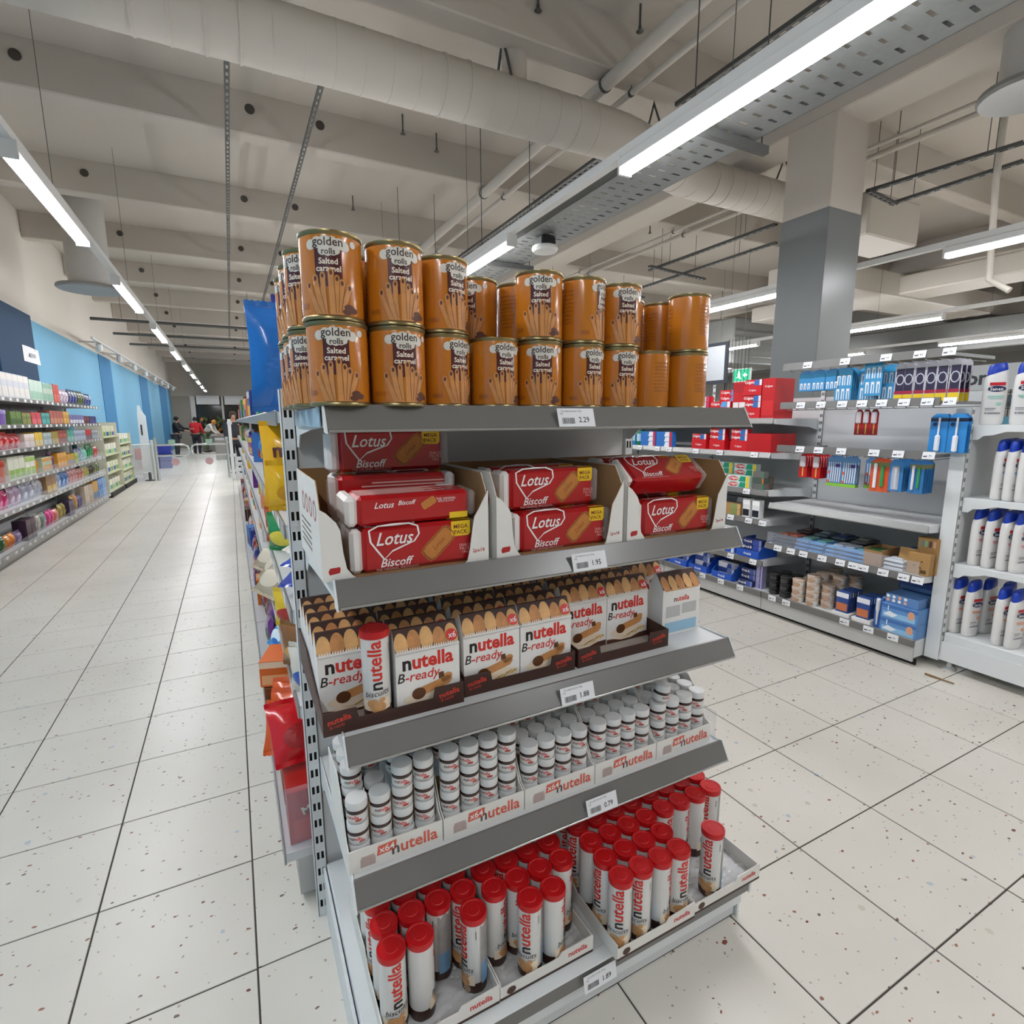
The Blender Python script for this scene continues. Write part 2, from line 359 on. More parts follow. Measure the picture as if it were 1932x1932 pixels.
# round ventilation duct along the beams with an S-bend
DZ, DR = CAMZ+2.44, .19
g = G(); path = [(XL+.01, 4.19), (3.05, 4.19), (3.25, 4.2), (3.5, 4.25), (3.75, 4.34), (4.0, 4.42), (4.25, 4.48), (4.45, 4.49), (7.2, 4.49)]
g.tube([(x, y, DZ) for x, y in path], DR, 28)
du = thing('ventilation_duct', 'large round off-white ventilation duct crossing under the ceiling', 'duct', None)
part('duct_pipe', g.mesh('duct_pipe', DUCTM, True), du)
k = XL+.4
while k < 7.1:
    y = 4.19 if k < 3.05 else (4.49 if k > 4.45 else None)
    if y is not None:
        big = int(k*2.7) % 4 == 0
        part('duct_seam', G().tube([(k-.008, y, DZ), (k+.008, y, DZ)], DR+(.006 if big else .0022), 28).mesh('duct_seam', DUCTM, True), du)
    k += .19
for sx in (3.15, 3.37, 3.62, 3.87, 4.12, 4.35):
    yy = next(((a[1]+(b[1]-a[1])*(sx-a[0])/(b[0]-a[0])) for a, b in zip(path, path[1:]) if a[0] <= sx <= b[0]))
    part('duct_seam', G().tube([(sx-.006, yy-.002, DZ), (sx+.006, yy+.002, DZ)], DR+.003, 28).mesh('duct_seam', DUCTM, True), du)
part('branch_pipe', G().tube([(2.2, 4.19, DZ+.12), (2.2, 4.19, ZS)], .1, 16).mesh('branch_pipe', DUCTM, True), du)
part('transition_box', G().box(7.0, 8.1, 4.2, 4.8, DZ-.25, DZ+.25, .02).mesh('transition_box', DUCTM), du)
for x in (.25, 2.1, 3.75, 5.8):
    yy = 4.19 if x < 3.05 else (4.34 if x < 4.2 else 4.49)
    part('duct_hanger', G().tube([(x, yy-DR*.75, DZ+DR*.7), (x, yy, DZ+.46), (x, yy+DR*.75, DZ+DR*.7)], .012, 5).tube([(x, yy, DZ+.44), (x, yy, ZS)], .005, 5).mesh('duct_hanger', GALVD), du)
# slotted mounting rails hung along the aisle
def slotted_rail(p0, p1, label, wd=.04, dark=GALVD, sh=.05):
    p0, p1 = Vector(p0), Vector(p1); d = (p1-p0); L = d.length; rz = math.atan2(-d.x, d.y)
    t = thing('slotted_rail', label, 'mounting rail', TM(p0, rz), 'slotted ceiling rails')
    g = G().box(-wd/2, -wd/2+.004, 0, L, -.03, 0).box(wd/2-.004, wd/2, 0, L, -.03, 0).box(-wd/2, -wd*.22, 0, L, -.033, -.03).box(wd*.22, wd/2, 0, L, -.033, -.03)
    n = int(L/.1)
    for k in range(n): g.box(-wd*.22, wd*.22, k*L/n, k*L/n+.045, -.033, -.03)
    part('channel', g.mesh('channel', dark), t, kind='stuff')
    if abs(d.x) < .01:
        for q in RY:
            if p0.y < q+.1 < p1.y: part('rod', G().tube([(0, q+.1-p0.y, 0), (0, q+.1-p0.y, ZB-p0.z)], .005, 5).mesh('rod', dark), t)
    else:
        for k in (L*.2, L*.8): part('rod', G().tube([(0, k, 0), (0, k, ZS-p0.z)], .004, 5).mesh('rod', dark), t)
    return t
RZ = ZB-.06
slotted_rail((.2, 4.9, RZ), (.2, 21.0, RZ), 'slotted steel rail running straight along the aisle ceiling, nearer the blue wall')
slotted_rail((.89, 4.9, RZ), (.89, 18.5, RZ), 'slotted steel rail under the ribs above the shelf row with the snack tins')
a = at(1114, 308, 'z', RZ); slotted_rail((a.x, 4.9, RZ), (a.x, 10.5, RZ), 'slotted steel rail beyond the round duct, next to the two white pipes', .09)
a = at(1440, 82, 'z', RZ); slotted_rail((a.x, -1.0, RZ), (a.x, 4.0, RZ), 'slotted steel rail in front of the round duct, above the near lit lamp', .09)
def cross(u0, v0, u1, v1, z, label): slotted_rail(at(u0, v0, 'z', z), at(u1, v1, 'z', z), label, .05)
cross(1636, 358, 1932, 265, ZB-.3, 'slotted rail at the right of the concrete column, upper one of two')
cross(1680, 382, 1932, 300, ZB-.3, 'slotted rail at the right of the concrete column, lower one of two')
cross(1225, 508, 1465, 420, ZB-.3, 'slotted rail left of the grey column, upper one of two')
cross(1190, 548, 1465, 455, ZB-.3, 'slotted rail left of the grey column, lower one of two')
cross(1638, 357, 1690, 382, ZB-.33, 'short cross rail joining the two rails right of the column')
cross(990, 515, 1215, 560, ZB-.33, 'cross rail behind the stacked tins')
cross(1225, 500, 1330, 525, ZB-.33, 'short cross rail left of the grey column')
for (yy, la) in ((RY[7]+.1, 'nearer'), (RY[8]+.1, 'middle'), (RY[9]+.1, 'farther')):
    t = thing('cross_pipe', 'thin grey pipe across the aisle ceiling, %s of three' % la, 'pipe', None, 'pipes across the aisle')
    part('pipe', G().tube([(XL+.3, yy, CAMZ+2.02+.02*(yy-13)), (.9, yy, CAMZ+2.02+.02*(yy-13))], .03, 8).mesh('pipe', GALVD, True), t)
    for xx in (-1.8, .55): part('rod', G().tube([(xx, yy, CAMZ+2.02+.02*(yy-13)), (xx, yy, ZB)], .004, 5).mesh('rod', GALVD), t)
# painted pipes running with the aisles
def pipe(name, u, v, z, y0, y1, r, label, m=DUCTM):
    a = at(u, v, 'z', z)
    t = thing(name, label, 'pipe', None)
    part('pipe', G().tube([(a.x, y0, z), (a.x, y1, z)], r, 12).mesh('pipe', m, True), t)
    for k in [q+.1 for q in RY if y0 < q < y1-.2]:
        part('clamp', G().tube([(a.x, k-.012, z), (a.x, k+.012, z)], r+.006, 12).mesh('clamp', GALVD), t)
        if z+r < ZB-.02: part('rod', G().tube([(a.x, k, z+r), (a.x, k, ZB)], .004, 5).mesh('rod', GALVD), t)
pipe('water_pipe', 1009, 279, CAMZ+2.735, -2, 16, .055, 'thick off-white pipe running above the round duct')
pipe('water_pipe', 1051, 290, CAMZ+2.74, -2, 16, .026, 'thin off-white pipe beside the thick one above the duct')
pipe('water_pipe', 1500, 340, CAMZ+2.74, -2, 14, .02, 'thin conduit along the beam near the concrete column')
pipe('water_pipe', 1760, 250, CAMZ+2.73, -2, 10, .03, 'off-white conduit right of the concrete column')
# the far ducts and drain pipe at the right
t = thing('drain_pipe', 'white bent pipe hanging down right of the concrete column', 'pipe', None)
a = at(1880, 335, 'x', 6.9); b = at(1866, 528, 'x', 6.9); c = at(1905, 548, 'x', 6.9)
part('pipe', G().tube([(6.9, a.y, ZS), a, b, c], .03, 10).mesh('pipe', DUCTM, True), t)
t = thing('rectangular_duct', 'wide flat off-white duct with cross-shaped branches beyond the column', 'duct', None)
part('main_run', G().box(8.2, 15.5, 5.6, 6.5, ZB-.75, ZB-.35, .02).mesh('main_run', DUCTM), t)
part('branch', G().box(10.4, 11.2, 3.0, 8.6, ZB-.7, ZB-.4, .02).mesh('branch', DUCTM), t)
t = thing('rectangular_duct', 'dark grey flat duct hanging in front of the far wall', 'duct', None)
part('main_run', G().box(13.6, 14.8, -2, 20, 2.75, 3.35, .02).mesh('main_run', mat('#5a5a57', .6, var=.06, name='dark_grey_duct')), t)
t = thing('rectangular_duct', 'grey ribbed air handling box behind the lamps left of the grey column', 'duct', None)
p0 = at(1380, 612, 'y', 9.0); p1 = at(1452, 690, 'y', 9.0)
part('main_run', G().box(p0.x, p1.x+.6, 8.9, 9.9, p1.z, p0.z+.15, .02).mesh('main_run', mat('#83837f', .55, var=.06, name='grey_air_box')), t)
g = G()
for k in range(6): g.box(p0.x-.005, p1.x+.605, 8.88, 8.9, p1.z+k*(p0.z-p1.z)/6, p1.z+k*(p0.z-p1.z)/6+.03)
g.parts('rib', GALV, t)
for xx in (p0.x+.1, p1.x+.5): part('hanger_rod', G().tube([(xx, 9.4, p0.z+.14), (xx, 9.4, ZS)], .006, 6).mesh('hanger_rod', GALVD), t)
# round air outlets
def diffuser(name, c, r, h, label):
    t = thing(name, label, 'air outlet', Matrix.Translation(c))
    part('neck', G().lathe([(r*.62, 0), (r*.62, h)], 28).mesh('neck', mat('#b9b6b0', .5, .2, var=.04, name='air_outlet_grey'), True), t)
    part('plate', G().lathe([(r*.5, -.03), (r*.95, -.05), (r, -.03), (r*.98, 0), (r*.6, .02)], 28).mesh('plate', mat('#8f8f8c', .45, .3, var=.04, name='air_outlet_plate'), True), t)
a = at(172, 542, 'z', CAMZ+1.95); diffuser('air_outlet', a, .42, ZS-a.z, 'round grey air outlet with neck hanging near the blue wall')
a = at(1945, 165, 'z', CAMZ+2.3); diffuser('air_outlet', a, .30, ZS-a.z, 'round grey air outlet right of the concrete column')
# small sprinklers and hooks
SPR = [('stem', G().tube([(0, 0, -.16), (0, 0, .0)], .009, 6).mesh('stem', GALVD)), ('head', G().lathe([(.004, -.2), (.03, -.19), (.012, -.17), (.012, -.15)], 10).mesh('head', GALVD))]
for u, v in ((762, 300), (848, 232), (1015, 90), (870, 365), (825, 330), (668, 430), (1205, 125), (1370, 430), (1225, 470), (486, 130)):
    a = at(u, v, 'z', ZB-.05); ribs = min(RY, key=lambda r: abs(r+.1-a.y)); on = 0 <= a.y-ribs <= .2
    inst(SPR, 'sprinkler', 'small dark sprinkler head hanging from the ribbed concrete ceiling', 'sprinkler', Matrix.Translation((a.x, a.y, ZB if on else ZS)), 'sprinkler heads')
# ================================================================ end-of-aisle shelf unit
EX0, EX1, EYB = .139, 1.139, 1.40
SH = [1.395, 1.092, .790, .487, .165]
def slotted_plate(wd, z0, z1, pitch=.05, sl=.022, pair=True):
    """front plate (x, z) of an upright with real slot openings, one connected sheet"""
    xs = [0, wd*.2, wd*.42, wd*.58, wd*.8, wd] if pair else [0, wd*.35, wd*.65, wd]
    hole = {1, 3} if pair else {1}
    zs = [z0]; z = z0+pitch*.6
    while z+sl < z1: zs += [z, z+sl]; z += pitch
    zs.append(z1); nx = len(xs)
    vs = [(x, 0, q) for q in zs for x in xs]
    fs = [(j*nx+i, j*nx+i+1, (j+1)*nx+i+1, (j+1)*nx+i) for j in range(len(zs)-1) for i in range(nx-1) if not (j % 2 == 1 and i in hole)]
    return G().add(vs, fs)
def upright(parent, x, y, z1, wd=.03, dep=.05, back=1):
    """slotted post: plate looking to -y at y, box channel behind it"""
    o = part('upright_post', slotted_plate(wd, 0, z1).mesh('post_plate', WHITE), parent, Matrix.Translation((x, y, 0)))
    part('post_channel', G().box(0, wd, .012, dep, 0, z1).mesh('post_channel', WHITE2), o)
    part('post_cheek', G().box(0, .0015, 0, .013, 0, z1).mesh('post_cheek', WHITE), o)
    part('post_cheek', G().box(wd-.0015, wd, 0, .013, 0, z1).mesh('post_cheek', WHITE), o)
    part('slot_shade', G().box(.0016, wd-.0016, .009, .0115, 0, z1).mesh('slot_shade', SLOT), o)  # black sheet behind the plate, painting the dark interior of the slots
EC = thing('endcap_shelf_unit', 'white end-of-aisle shelf unit with four grey-fronted shelves above a base deck', 'shelf unit', None)
upright(EC, EX0-.031, EYB, 1.447); upright(EC, EX1+.001, EYB, 1.447)
part('back_panel', G().box(EX0, EX1, EYB+.01, EYB+.03, .1, 1.44).mesh('back_panel', WHITE2), EC)
RAIL_ME = fix_normals(G().prism([(.947, .004), (.952, .004), (.952, -.003), (.946, -.006), (.932, -.034), (.936, -.036), (.936, -.0405), (.923, -.0405), (.921, -.037)], EX0, EX1, 'x').mesh('price_rail', RAIL))
EDGE_ME = G().box(EX0+.002, EX1-.002, .918, .926, -.0425, -.0375, .001).mesh('rail_edge', RAILM)
def bracket_me():
    p = [(EYB-.002, .0), (EYB-.002, -.085), (EYB-.03, -.085), (EYB-.07, -.055), (1.12, -.04), (.955, -.034), (.95, .004), (EYB-.05, .004)]
    return fix_normals(G().prism(p, 0, .0025, 'x').mesh('bracket', WHITE))
BRK = bracket_me()
CAPW = G().prism([(.944, .006), (.954, .006), (.94, -.042), (.918, -.044)], 0, .003, 'x').mesh('rail_end_cap', WHITE)
for i, z in enumerate(SH[:4]):
    o = part('shelf', G().box(EX0+.003, EX1-.003, .95, EYB-.004, -.028, 0, .002).mesh('shelf', WHITE2), EC, Matrix.Translation((0, 0, z)))
    part('price_rail', RAIL_ME, o); part('rail_edge', EDGE_ME, o, label='silver lower edge')
    for x in (EX0-.0005, EX1-.002): part('bracket', BRK, o, Matrix.Translation((x, 0, 0)))
    for x in (EX0-.003, EX1): part('rail_end_cap', CAPW, o, Matrix.Translation((x, 0, 0)))
part('side_film', G().box(EX0-.006, EX0-.004, .965, EYB-.05, SH[0]-.034, SH[0]-.001).mesh('side_film', mat('#9fbccd', .2, var=.25, vscale=22, name='printed_film_blue_reflection')), EC, label='pale blue printed strip with its reflection painted in')  # the film's blue print and blue reflection are both put into its colour
o = part('base_deck', G().box(EX0-.002, EX1+.002, .846, EYB-.004, .06, .163, .003).mesh('base_deck', WHITE), EC)
part('base_side', G().prism([(.86, .0), (.86, .125), (EYB, .15), (EYB, .0)], EX0-.012, EX0-.005, 'x').mesh('base_side', WHITE), o)
part('base_side', G().prism([(.86, .0), (.86, .125), (EYB, .15), (EYB, .0)], EX1+.005, EX1+.012, 'x').mesh('base_side', WHITE), o)
part('base_rail', G().box(EX0+.004, EX1-.004, .822, .846, .121, .163, .003).mesh('base_rail', RAIL), o)
part('deck_edge', G().box(EX0+.002, EX1-.002, .818, .85, .1632, .167, .001).mesh('deck_edge', WHITE), o)
part('rail_end_cap', G().box(EX1-.003, EX1+.004, .822, .85, .115, .166).mesh('rail_end_cap', WHITE), o)
part('rail_end_cap', G().box(EX0-.004, EX0+.003, .822, .85, .115, .166).mesh('rail_end_cap', WHITE), o)
part('plinth', G().box(EX0, EX1, .868, .88, .006, .1).mesh('plinth', WHITE2), o)
part('plinth_seal', G().box(EX0, EX1, .87, .9, 0, .006).mesh('plinth_seal', DARK), o)
# ---------------------------------------------------------------- price tags
BAR = None
def tag_spec(price, wd=.088, hg=.038, line='Speciality biscuits 250g'):
    global BAR
    p = G().box(-wd/2, wd/2, -.0006, .0006, -hg/2, hg/2).mesh('tag_card', PAPER)
    t = D().text(price, hg*.42, wd*.2, -hg*.12, bold=.01, sx=.95).flat('price_print', BLACK, -.0009)
    l = D().text(line, hg*.14, -wd*.12, hg*.34, res=1).text('50g', hg*.13, -wd*.40, hg*.2, res=1).flat('name_print', mat('#55555a', .6, var=0), -.0009)
    if BAR is None or True:
        d = D(); rnd = random.Random(3); x = -wd*.4
        while x < -wd*.06:
            w_ = rnd.choice((.0006, .0009, .0014)); d.rect(x, x+w_, -hg*.34, -hg*.02); x += w_+rnd.choice((.0007, .0012))
        b = d.flat('barcode_print', BLACK, -.0009)
    return [('tag_card', p), ('price_print', t), ('name_print', l), ('barcode_print', b)]
def price_tag(u, v, z, price, label, off=0.0):
    a = at(u, v, 'y', .934)
    inst(tag_spec(price), 'price_tag', label, 'price tag', TM((a.x, .9235-off, z), 0, -.30), 'endcap price tags')
price_tag(1082, 790, SH[0]-.019, '2.29', 'white price tag reading 2.29 on the rail under the orange tins')
price_tag(1107, 1055, SH[1]-.021, '1.95', 'white price tag reading 1.95 on the rail under the red biscuit packs')
price_tag(1085, 1308, SH[2]-.021, '1.88', 'white price tag reading 1.88 on the rail under the white cartons')
price_tag(1131, 1512, SH[3]-.021, '0.79', 'white price tag reading 0.79 on the rail under the small jars')
a = at(1134, 1832, 'y', .81)
inst(tag_spec('1.89'), 'price_tag', 'white price tag reading 1.89 on the base rail under the tubes', 'price tag', TM((a.x, .812, .136), 0, -.18), 'endcap price tags')
# ---------------------------------------------------------------- orange tins
CR_, CH = .0502, .135
ORANGE = mat('#c2741a', .22, var=.05, vscale=8, coat=.4, name='orange_tin_lithograph'); BRASS = mat('#8f7f58', .3, .8, var=.06, name='tin_rim_brass')
MAROON = mat('#4a1216', .3, var=.05, coat=.3, name='maroon_print'); WAF = mat('#c98a4e', .4, var=.22, vscale=70, name='wafer_print'); WAFD = mat('#5a2c14', .45, var=.1, name='wafer_hole_print')
SHAD = mat('#a65e14', .3, var=.1, coat=.3, name='darker_orange_print'); BADGE = mat('#d9d9d4', .4, var=0, name='badge_print')
def can_spec():
    R = CR_; H = CH; P = []
    P.append(('tin_body', G().lathe([(R-.002, .006), (R-.0012, .012), (R-.0012, H-.012), (R-.002, H-.006)], 48).mesh('tin_body', ORANGE, True)))
    P.append(('bottom_rim', G().lathe([(R-.004, 0), (R, .001), (R+.0004, .004), (R-.0015, .0075)], 48).mesh('bottom_rim', BRASS, True)))
    P.append(('top_rim', G().lathe([(R-.0015, H-.0075), (R+.0004, H-.004), (R, H-.0005), (R-.003, H), (R-.004, H-.004), (.001, H-.004)], 48).mesh('top_rim', BRASS, True)))
    Rw = R-.0008
    o = D().rect(-.021, .021, .05, .115).wrap('print_panel', MAROON, Rw)
    t = D().text('Salted', .0125, 0, .088, bold=.02).text('caramel', .0125, 0, .077, bold=.02).wrap('flavour_print', mat('#f0e2cf', .4, var=0), Rw+.0002)
    P.append(('print_panel', o, [('flavour_print', t)]))
    blob = D()
    for x, z, r in [(-.027, .112, .008), (-.016, .115, .009), (-.004, .116, .0095), (.007, .116, .009), (.018, .114, .009), (.027, .111, .008), (-.008, .103, .007), (.0, .103, .008), (.008, .103, .007), (.013, .104, .006)]:
        blob.ell(x, z, r, r, 12)
    b = blob.wrap('brand_halo', mat('#d7d2c6', .4, var=0), Rw+.0003)
    t = D().text('golden', .018, 0, .115, bold=.015, sx=1.0).text('rolls', .0125, .001, .1025, bold=.02).wrap('brand_print', mat('#3b2a20', .4, var=0), Rw+.0005)
    P.append(('brand_halo', b, [('brand_print', t)]))
    st, ho = D(), D()
    for x0, x1, zt, wd in [(-.018, -.034, .052, .0095), (-.012, -.022, .062, .0095), (-.008, -.010, .066, .0085), (.004, .003, .071, .0095), (.008, .012, .062, .009), (.012, .02, .056, .0095), (.017, .032, .05, .0095)]:
        st.poly([(x0-wd/2, .008), (x0+wd/2, .008), (x1+wd/2, zt), (x1-wd/2, zt)]); st.ell(x1, zt, wd/2, wd*.7, 10); ho.ell(x1, zt, wd*.26, wd*.42, 8)
        ho.poly([(x0+wd*.42, .01), (x0+wd*.5, .01), (x1+wd*.5, zt-.004), (x1+wd*.42, zt-.004)])
    for x, z, r in [(.03, .02, .009), (.038, .016, .008), (.026, .013, .008)]: ho.ell(x, z, r, r*.6, 9)
    P.append(('wafer_print', st.wrap('wafer_print', WAF, Rw+.0003), [('wafer_shade', ho.wrap('wafer_shade', WAFD, Rw+.0005))]))
    P.append(('round_badge', D().ell(.042, .117, .0055, .0055, 14).wrap('round_badge', BADGE, Rw+.0002)))
    d = D()
    for k in range(9): d.rect(-.115, -.075, .105-k*.008, .108-k*.008)
    P.append(('small_print', d.wrap('small_print', SHAD, Rw)))
    d = D()
    for k in range(7): d.rect(.08, .125, .1-k*.009, .104-k*.009)
    P.append(('ingredient_print', d.wrap('ingredient_print', SHAD, Rw)))
    P.append(('weight_print', D().rect(-.058, -.038, .018, .026).wrap('weight_print', SHAD, Rw)))
    return P
CAN = can_spec()
CANP = []
def tin(x, y, lvl, phi, label, rnd=False):
    dv = Vector((-x, -y, 0)).normalized(); rt = Vector((y, -x, 0)).normalized()
    a = math.radians(phi); d = dv*math.cos(a)+rt*math.sin(a)
    rz = math.atan2(d.x, -d.y)
    inst(CAN, 'snack_tin', label, 'tin', TM((x, y, SH[0]+.0005+lvl*(CH+.0004)), rz), 'orange snack tins')
row0 = [(.172, .975, -3), (.2756, .98, 16), (.379, 1.02, 40), (.486, 1.02, 31), (.5915, 1.02, 10), (.7, 1.02, 38), (.806, 1.03, 30), (.915, 1.045, 150), (1.0229, 1.03, 160)]
row1 = [(.169, .975, -5), (.2756, .98, 13), (.378, 1.02, 37), (.492, 1.1295, -20), (.5915, 1.02, 5), (.7, 1.02, 65), (.808, 1.03, 25), (.92, 1.1525, 170), (1.0229, 1.03, 165)]
for k, (x, y, ph) in enumerate(row0): tin(x, y, 0, ph, 'orange wafer-stick tin in the lower front tier, %s from the slotted post' % ORD[k])
for k, (x, y, ph) in enumerate(row1): tin(x, y, 1, ph, 'orange wafer-stick tin in the upper %s tier, %s from the slotted post' % ('back' if y > 1.05 else 'front', ORD[k]))
for r in (1, 2, 3):
    for k in range(9):
        x = (.155, .265, .38, .492, .6, .706, .812, .92, 1.028)[k]; y = (.98 if k < 2 else 1.025 if k < 6 else 1.035 if k != 7 else 1.048)+.1045*r
        if y > 1.345 or (r == 3 and k > 1): continue
        for lv in (0, 1):
            if lv == 1 and ((r == 1 and k in (3, 7)) or (r == 2 and k in (3, 4, 5, 6, 7, 8))): continue
            tin(x, y, lv, (-35 if k == 0 else (20, 80, 170, -60)[(k+r) % 4]),
                'orange wafer-stick tin, %s tier, %s row back, %s from the slotted post' % (('lower', 'upper')[lv], ORD[r], ORD[k]))
# ================================================================ goods on the end-of-aisle unit
def two_tone(t, size, cut, dx=0, dz=0, rot=0, **k):
    """a word with its first letters in one print and the rest in another"""
    V, F = text2d(t, size, **k); x0 = min(v[0] for v in V)
    lead = text2d(t[:cut], size, **k)[0]; wd = max(v[0] for v in lead)-min(v[0] for v in lead)
    a, b = D(), D(); thr = x0+wd+size*.02
    fa = [f for f in F if sum(V[i][0] for i in f)/len(f) < thr]; fb = [f for f in F if sum(V[i][0] for i in f)/len(f) >= thr]
    for d, fs in ((a, fa), (b, fb)):
        ids = sorted({i for f in fs for i in f}); mp = {q: n for n, q in enumerate(ids)}
        d.add([V[i] for i in ids], [tuple(mp[i] for i in f) for f in fs], dx, dz, rot)
    return a, b
# ---------------------------------------------------------------- red biscuit packs in white display boxes
LRED = mat('#b01318', .28, var=.06, vscale=14, bump=.35, bscale=22, coat=.25, name='red_biscuit_film'); LWH = mat('#e7e3df', .35, var=.03, bump=.3, bscale=25, name='white_biscuit_film')
LYEL = mat('#e9c11f', .4, var=.03, name='yellow_badge_print'); BISC = mat('#c07a36', .55, var=.18, vscale=120, name='biscuit_print'); BISCD = mat('#8f5220', .55, var=.1, vscale=120, name='biscuit_edge_print')
PINK = mat('#e7b3ab', .5, var=0, name='pale_pink_print'); CRINK = mat('#e8ddd8', .1, var=0, alpha=.28, spec=.8, bump=1.0, bscale=70, name='crinkled_end_film')
PL, PH, PD = .25, .084, .056
def biscuit(L, W, n=56):
    pts = []
    for i in range(n):
        a = 2*math.pi*i/n; c, s = math.cos(a), math.sin(a); r = (abs(c)**5+abs(s)**5)**(-1/5)
        k = 1+.035*math.cos(a*20); pts.append((r*c*L/2*k, r*s*W/2*k))
    return pts
def shield(k, n=8):
    base = [(-.047, .026), (-.03, .034), (0, .036), (.03, .035), (.047, .028), (.05, .012), (.04, -.002), (.018, -.01), (-.004, -.018), (-.02, -.032), (-.033, -.014), (-.045, .004)]
    return [(x*k, z*k) for x, z in base]
def lotus_spec():
    h = PL/2; P = []
    P.append(('wrapper', G().box(-h+.022, h-.012, -PD/2, PD/2, 0, PH, .007).mesh('wrapper', LRED)))
    P.append(('white_end', G().box(-h, -h+.0225, -PD/2+.0006, PD/2-.0006, .0006, PH-.0006, .007).mesh('white_end', LWH)))
    g = G(); g.grid(lambda u, v: (h-.012+.016*math.sin(u*1.5)+.002*math.sin(v*37), -PD/2+.006+(PD-.012)*v, .006+(PH-.012)*(.5+(u-.5)*(1-.25*math.sin(v*6)**2))), 8, 14)
    P.append(('crinkled_end', G().box(h-.0118, h+.006, -PD/2+.003, PD/2-.003, .004, PH-.004, .006).mesh('crinkled_end', CRINK)))
    y = -PD/2-.0006
    r = D().ring([(x-.045, z+.054) for x, z in shield(1.0)], .0034)
    r2 = D().text('Lotus', .034, -.043, .062, shear=.35, bold=.012, sx=.9).flat('logo_word', PRW, y-.0002)
    P.append(('logo_outline', r.flat('logo_outline', PRW, y), [('logo_word', r2)]))
    P.append(('name_print', D().text('Biscoff', .022, -.04, .0165, shear=.3, bold=.012).flat('name_print', PRW, y)))
    P.append(('caption_print', D().text('THE ORIGINAL SPECULOOS', .0065, -.04, .0045, res=1).text('SNACK\nPACKS\n18x2', .0085, .098, .027, res=1).flat('caption_print', PINK, y)))
    b = D().poly(biscuit(.074, .036), .042, .043, .75).flat('biscuit_print', BISC, y)
    e = D().ring([(x*math.cos(.75)-z*math.sin(.75)+.042, x*math.sin(.75)+z*math.cos(.75)+.043) for x, z in biscuit(.072, .034)], .0035).text('Lotus', .013, .042, .043, .75, shear=.2, bold=.01).flat('biscuit_relief', BISCD, y-.0002)
    P.append(('biscuit_print', b, [('biscuit_relief', e)]))
    bd = D().poly([(.068, .083), (.108, .083), (.108, .058), (.104, .053), (.072, .053), (.068, .058)]).flat('yellow_badge', LYEL, y-.0002)
    P.append(('yellow_badge', bd, [('badge_words', D().text('MEGA', .011, .088, .072, bold=.015).text('PACK', .011, .088, .061, bold=.015).flat('badge_words', mat('#7a2116', .5, var=0), y-.0004))]))
    # top face print
    t = D().text('Lotus', .016, -.055, .01, shear=.35, bold=.01).text('Biscoff', .012, -.012, .012, shear=.3, bold=.01).text('THE ORIGINAL\nSPECULOOS', .006, .065, .012, res=1).flat('top_print', PRW, PH+.0005, 'z')
    P.append(('top_print', t)); P.append(('top_biscuit', D().poly(biscuit(.03, .016, 28), .03, .008, .5).flat('top_biscuit', BISC, PH+.0005, 'z')))
    P.append(('top_badge', D().rect(.072, .11, -PD/2+.002, -PD/2+.014).flat('top_badge', LYEL, PH+.0006, 'z')))
    # back face print: text lines and a bar code
    bk = G()
    for k in range(8): bk.box(-.1, .07-.02*(k % 3), PD/2+.0002, PD/2+.0006, .022+k*.0065, .025+k*.0065)
    P.append(('back_print', bk.mesh('back_print', PINK)))
    P.append(('back_barcode', G().box(.072, .104, PD/2+.0002, PD/2+.0006, .006, .024).mesh('back_barcode', PRW)))
    return P
LOT = lotus_spec()
BW, BD, BT = .319, .31, .003
def box_spec():
    P = []
    side = [(.0, .0), (.0, .128), (.012, .15), (.03, .176), (BD, .176), (BD, 0)]
    s1 = fix_normals(G().prism(side, 0, BT*.5, 'x').mesh('side_panel', CARDW)); s1i = fix_normals(G().prism(side, BT*.5, BT, 'x').mesh('inner_face', CARD))
    s2 = fix_normals(G().prism(side, BW-BT*.5, BW, 'x').mesh('side_panel', CARDW)); s2i = fix_normals(G().prism(side, BW-BT, BW-BT*.5, 'x').mesh('inner_face', CARD))
    P += [('side_panel', s1, [('inner_face', s1i)]), ('side_panel', s2, [('inner_face', s2i)])]
    P.append(('back_panel', G().box(BT, BW-BT, BD-BT, BD, 0, .176).mesh('back_panel', CARD)))
    P.append(('bottom_panel', G().box(BT, BW-BT, BT, BD-BT, 0, .002).mesh('bottom_panel', CARD)))
    lf = [(0, 0), (0, .13), (.012, .122), (.028, .104), (.034, .09), (.037, .05), (.042, .02), (.052, .006), (.06, 0)]
    rf = [(BW, 0), (BW-.055, 0), (BW-.046, .006), (BW-.04, .03), (BW-.034, .07), (BW-.03, .092), (BW-.02, .108), (BW, .145)]
    for pts, lg in ((lf, 0), (rf, 1)):
        f = fix_normals(G().prism(pts, -BT*.5, 0).mesh('front_flap', CARDW)); fi = fix_normals(G().prism(pts, 0, BT*.5).mesh('inner_face', CARD))
        if lg: pr = D().text('2px18', .0105, BW-.022, .024, bold=.01, res=1).flat('flap_print', LRED, -BT*.5-.0004)
        else: pr = D().poly([(.012, .012), (.029, .014), (.031, .02), (.03, .025), (.013, .024), (.010, .018)]).flat('flap_print', LRED, -BT*.5-.0004)
        P.append(('front_flap', f, [('inner_face', fi), ('flap_print', pr)]))
    d = D()
    for k in range(4): d.ring([(-.05-.055*k+.02*math.cos(t), .12+.02*math.sin(t)) for t in [i*.628 for i in range(10)]], .006)
    P[0][2].append(('side_print', d.flat('side_print', LRED, -.0005, 'x')))
    ln = D()
    for k in range(5): ln.rect(-.27, -.12, .03+k*.012, .034+k*.012)
    P[0][2].append(('side_text', ln.flat('side_text', mat('#6a625c', .6, var=0), -.0005, 'x')))
    return P
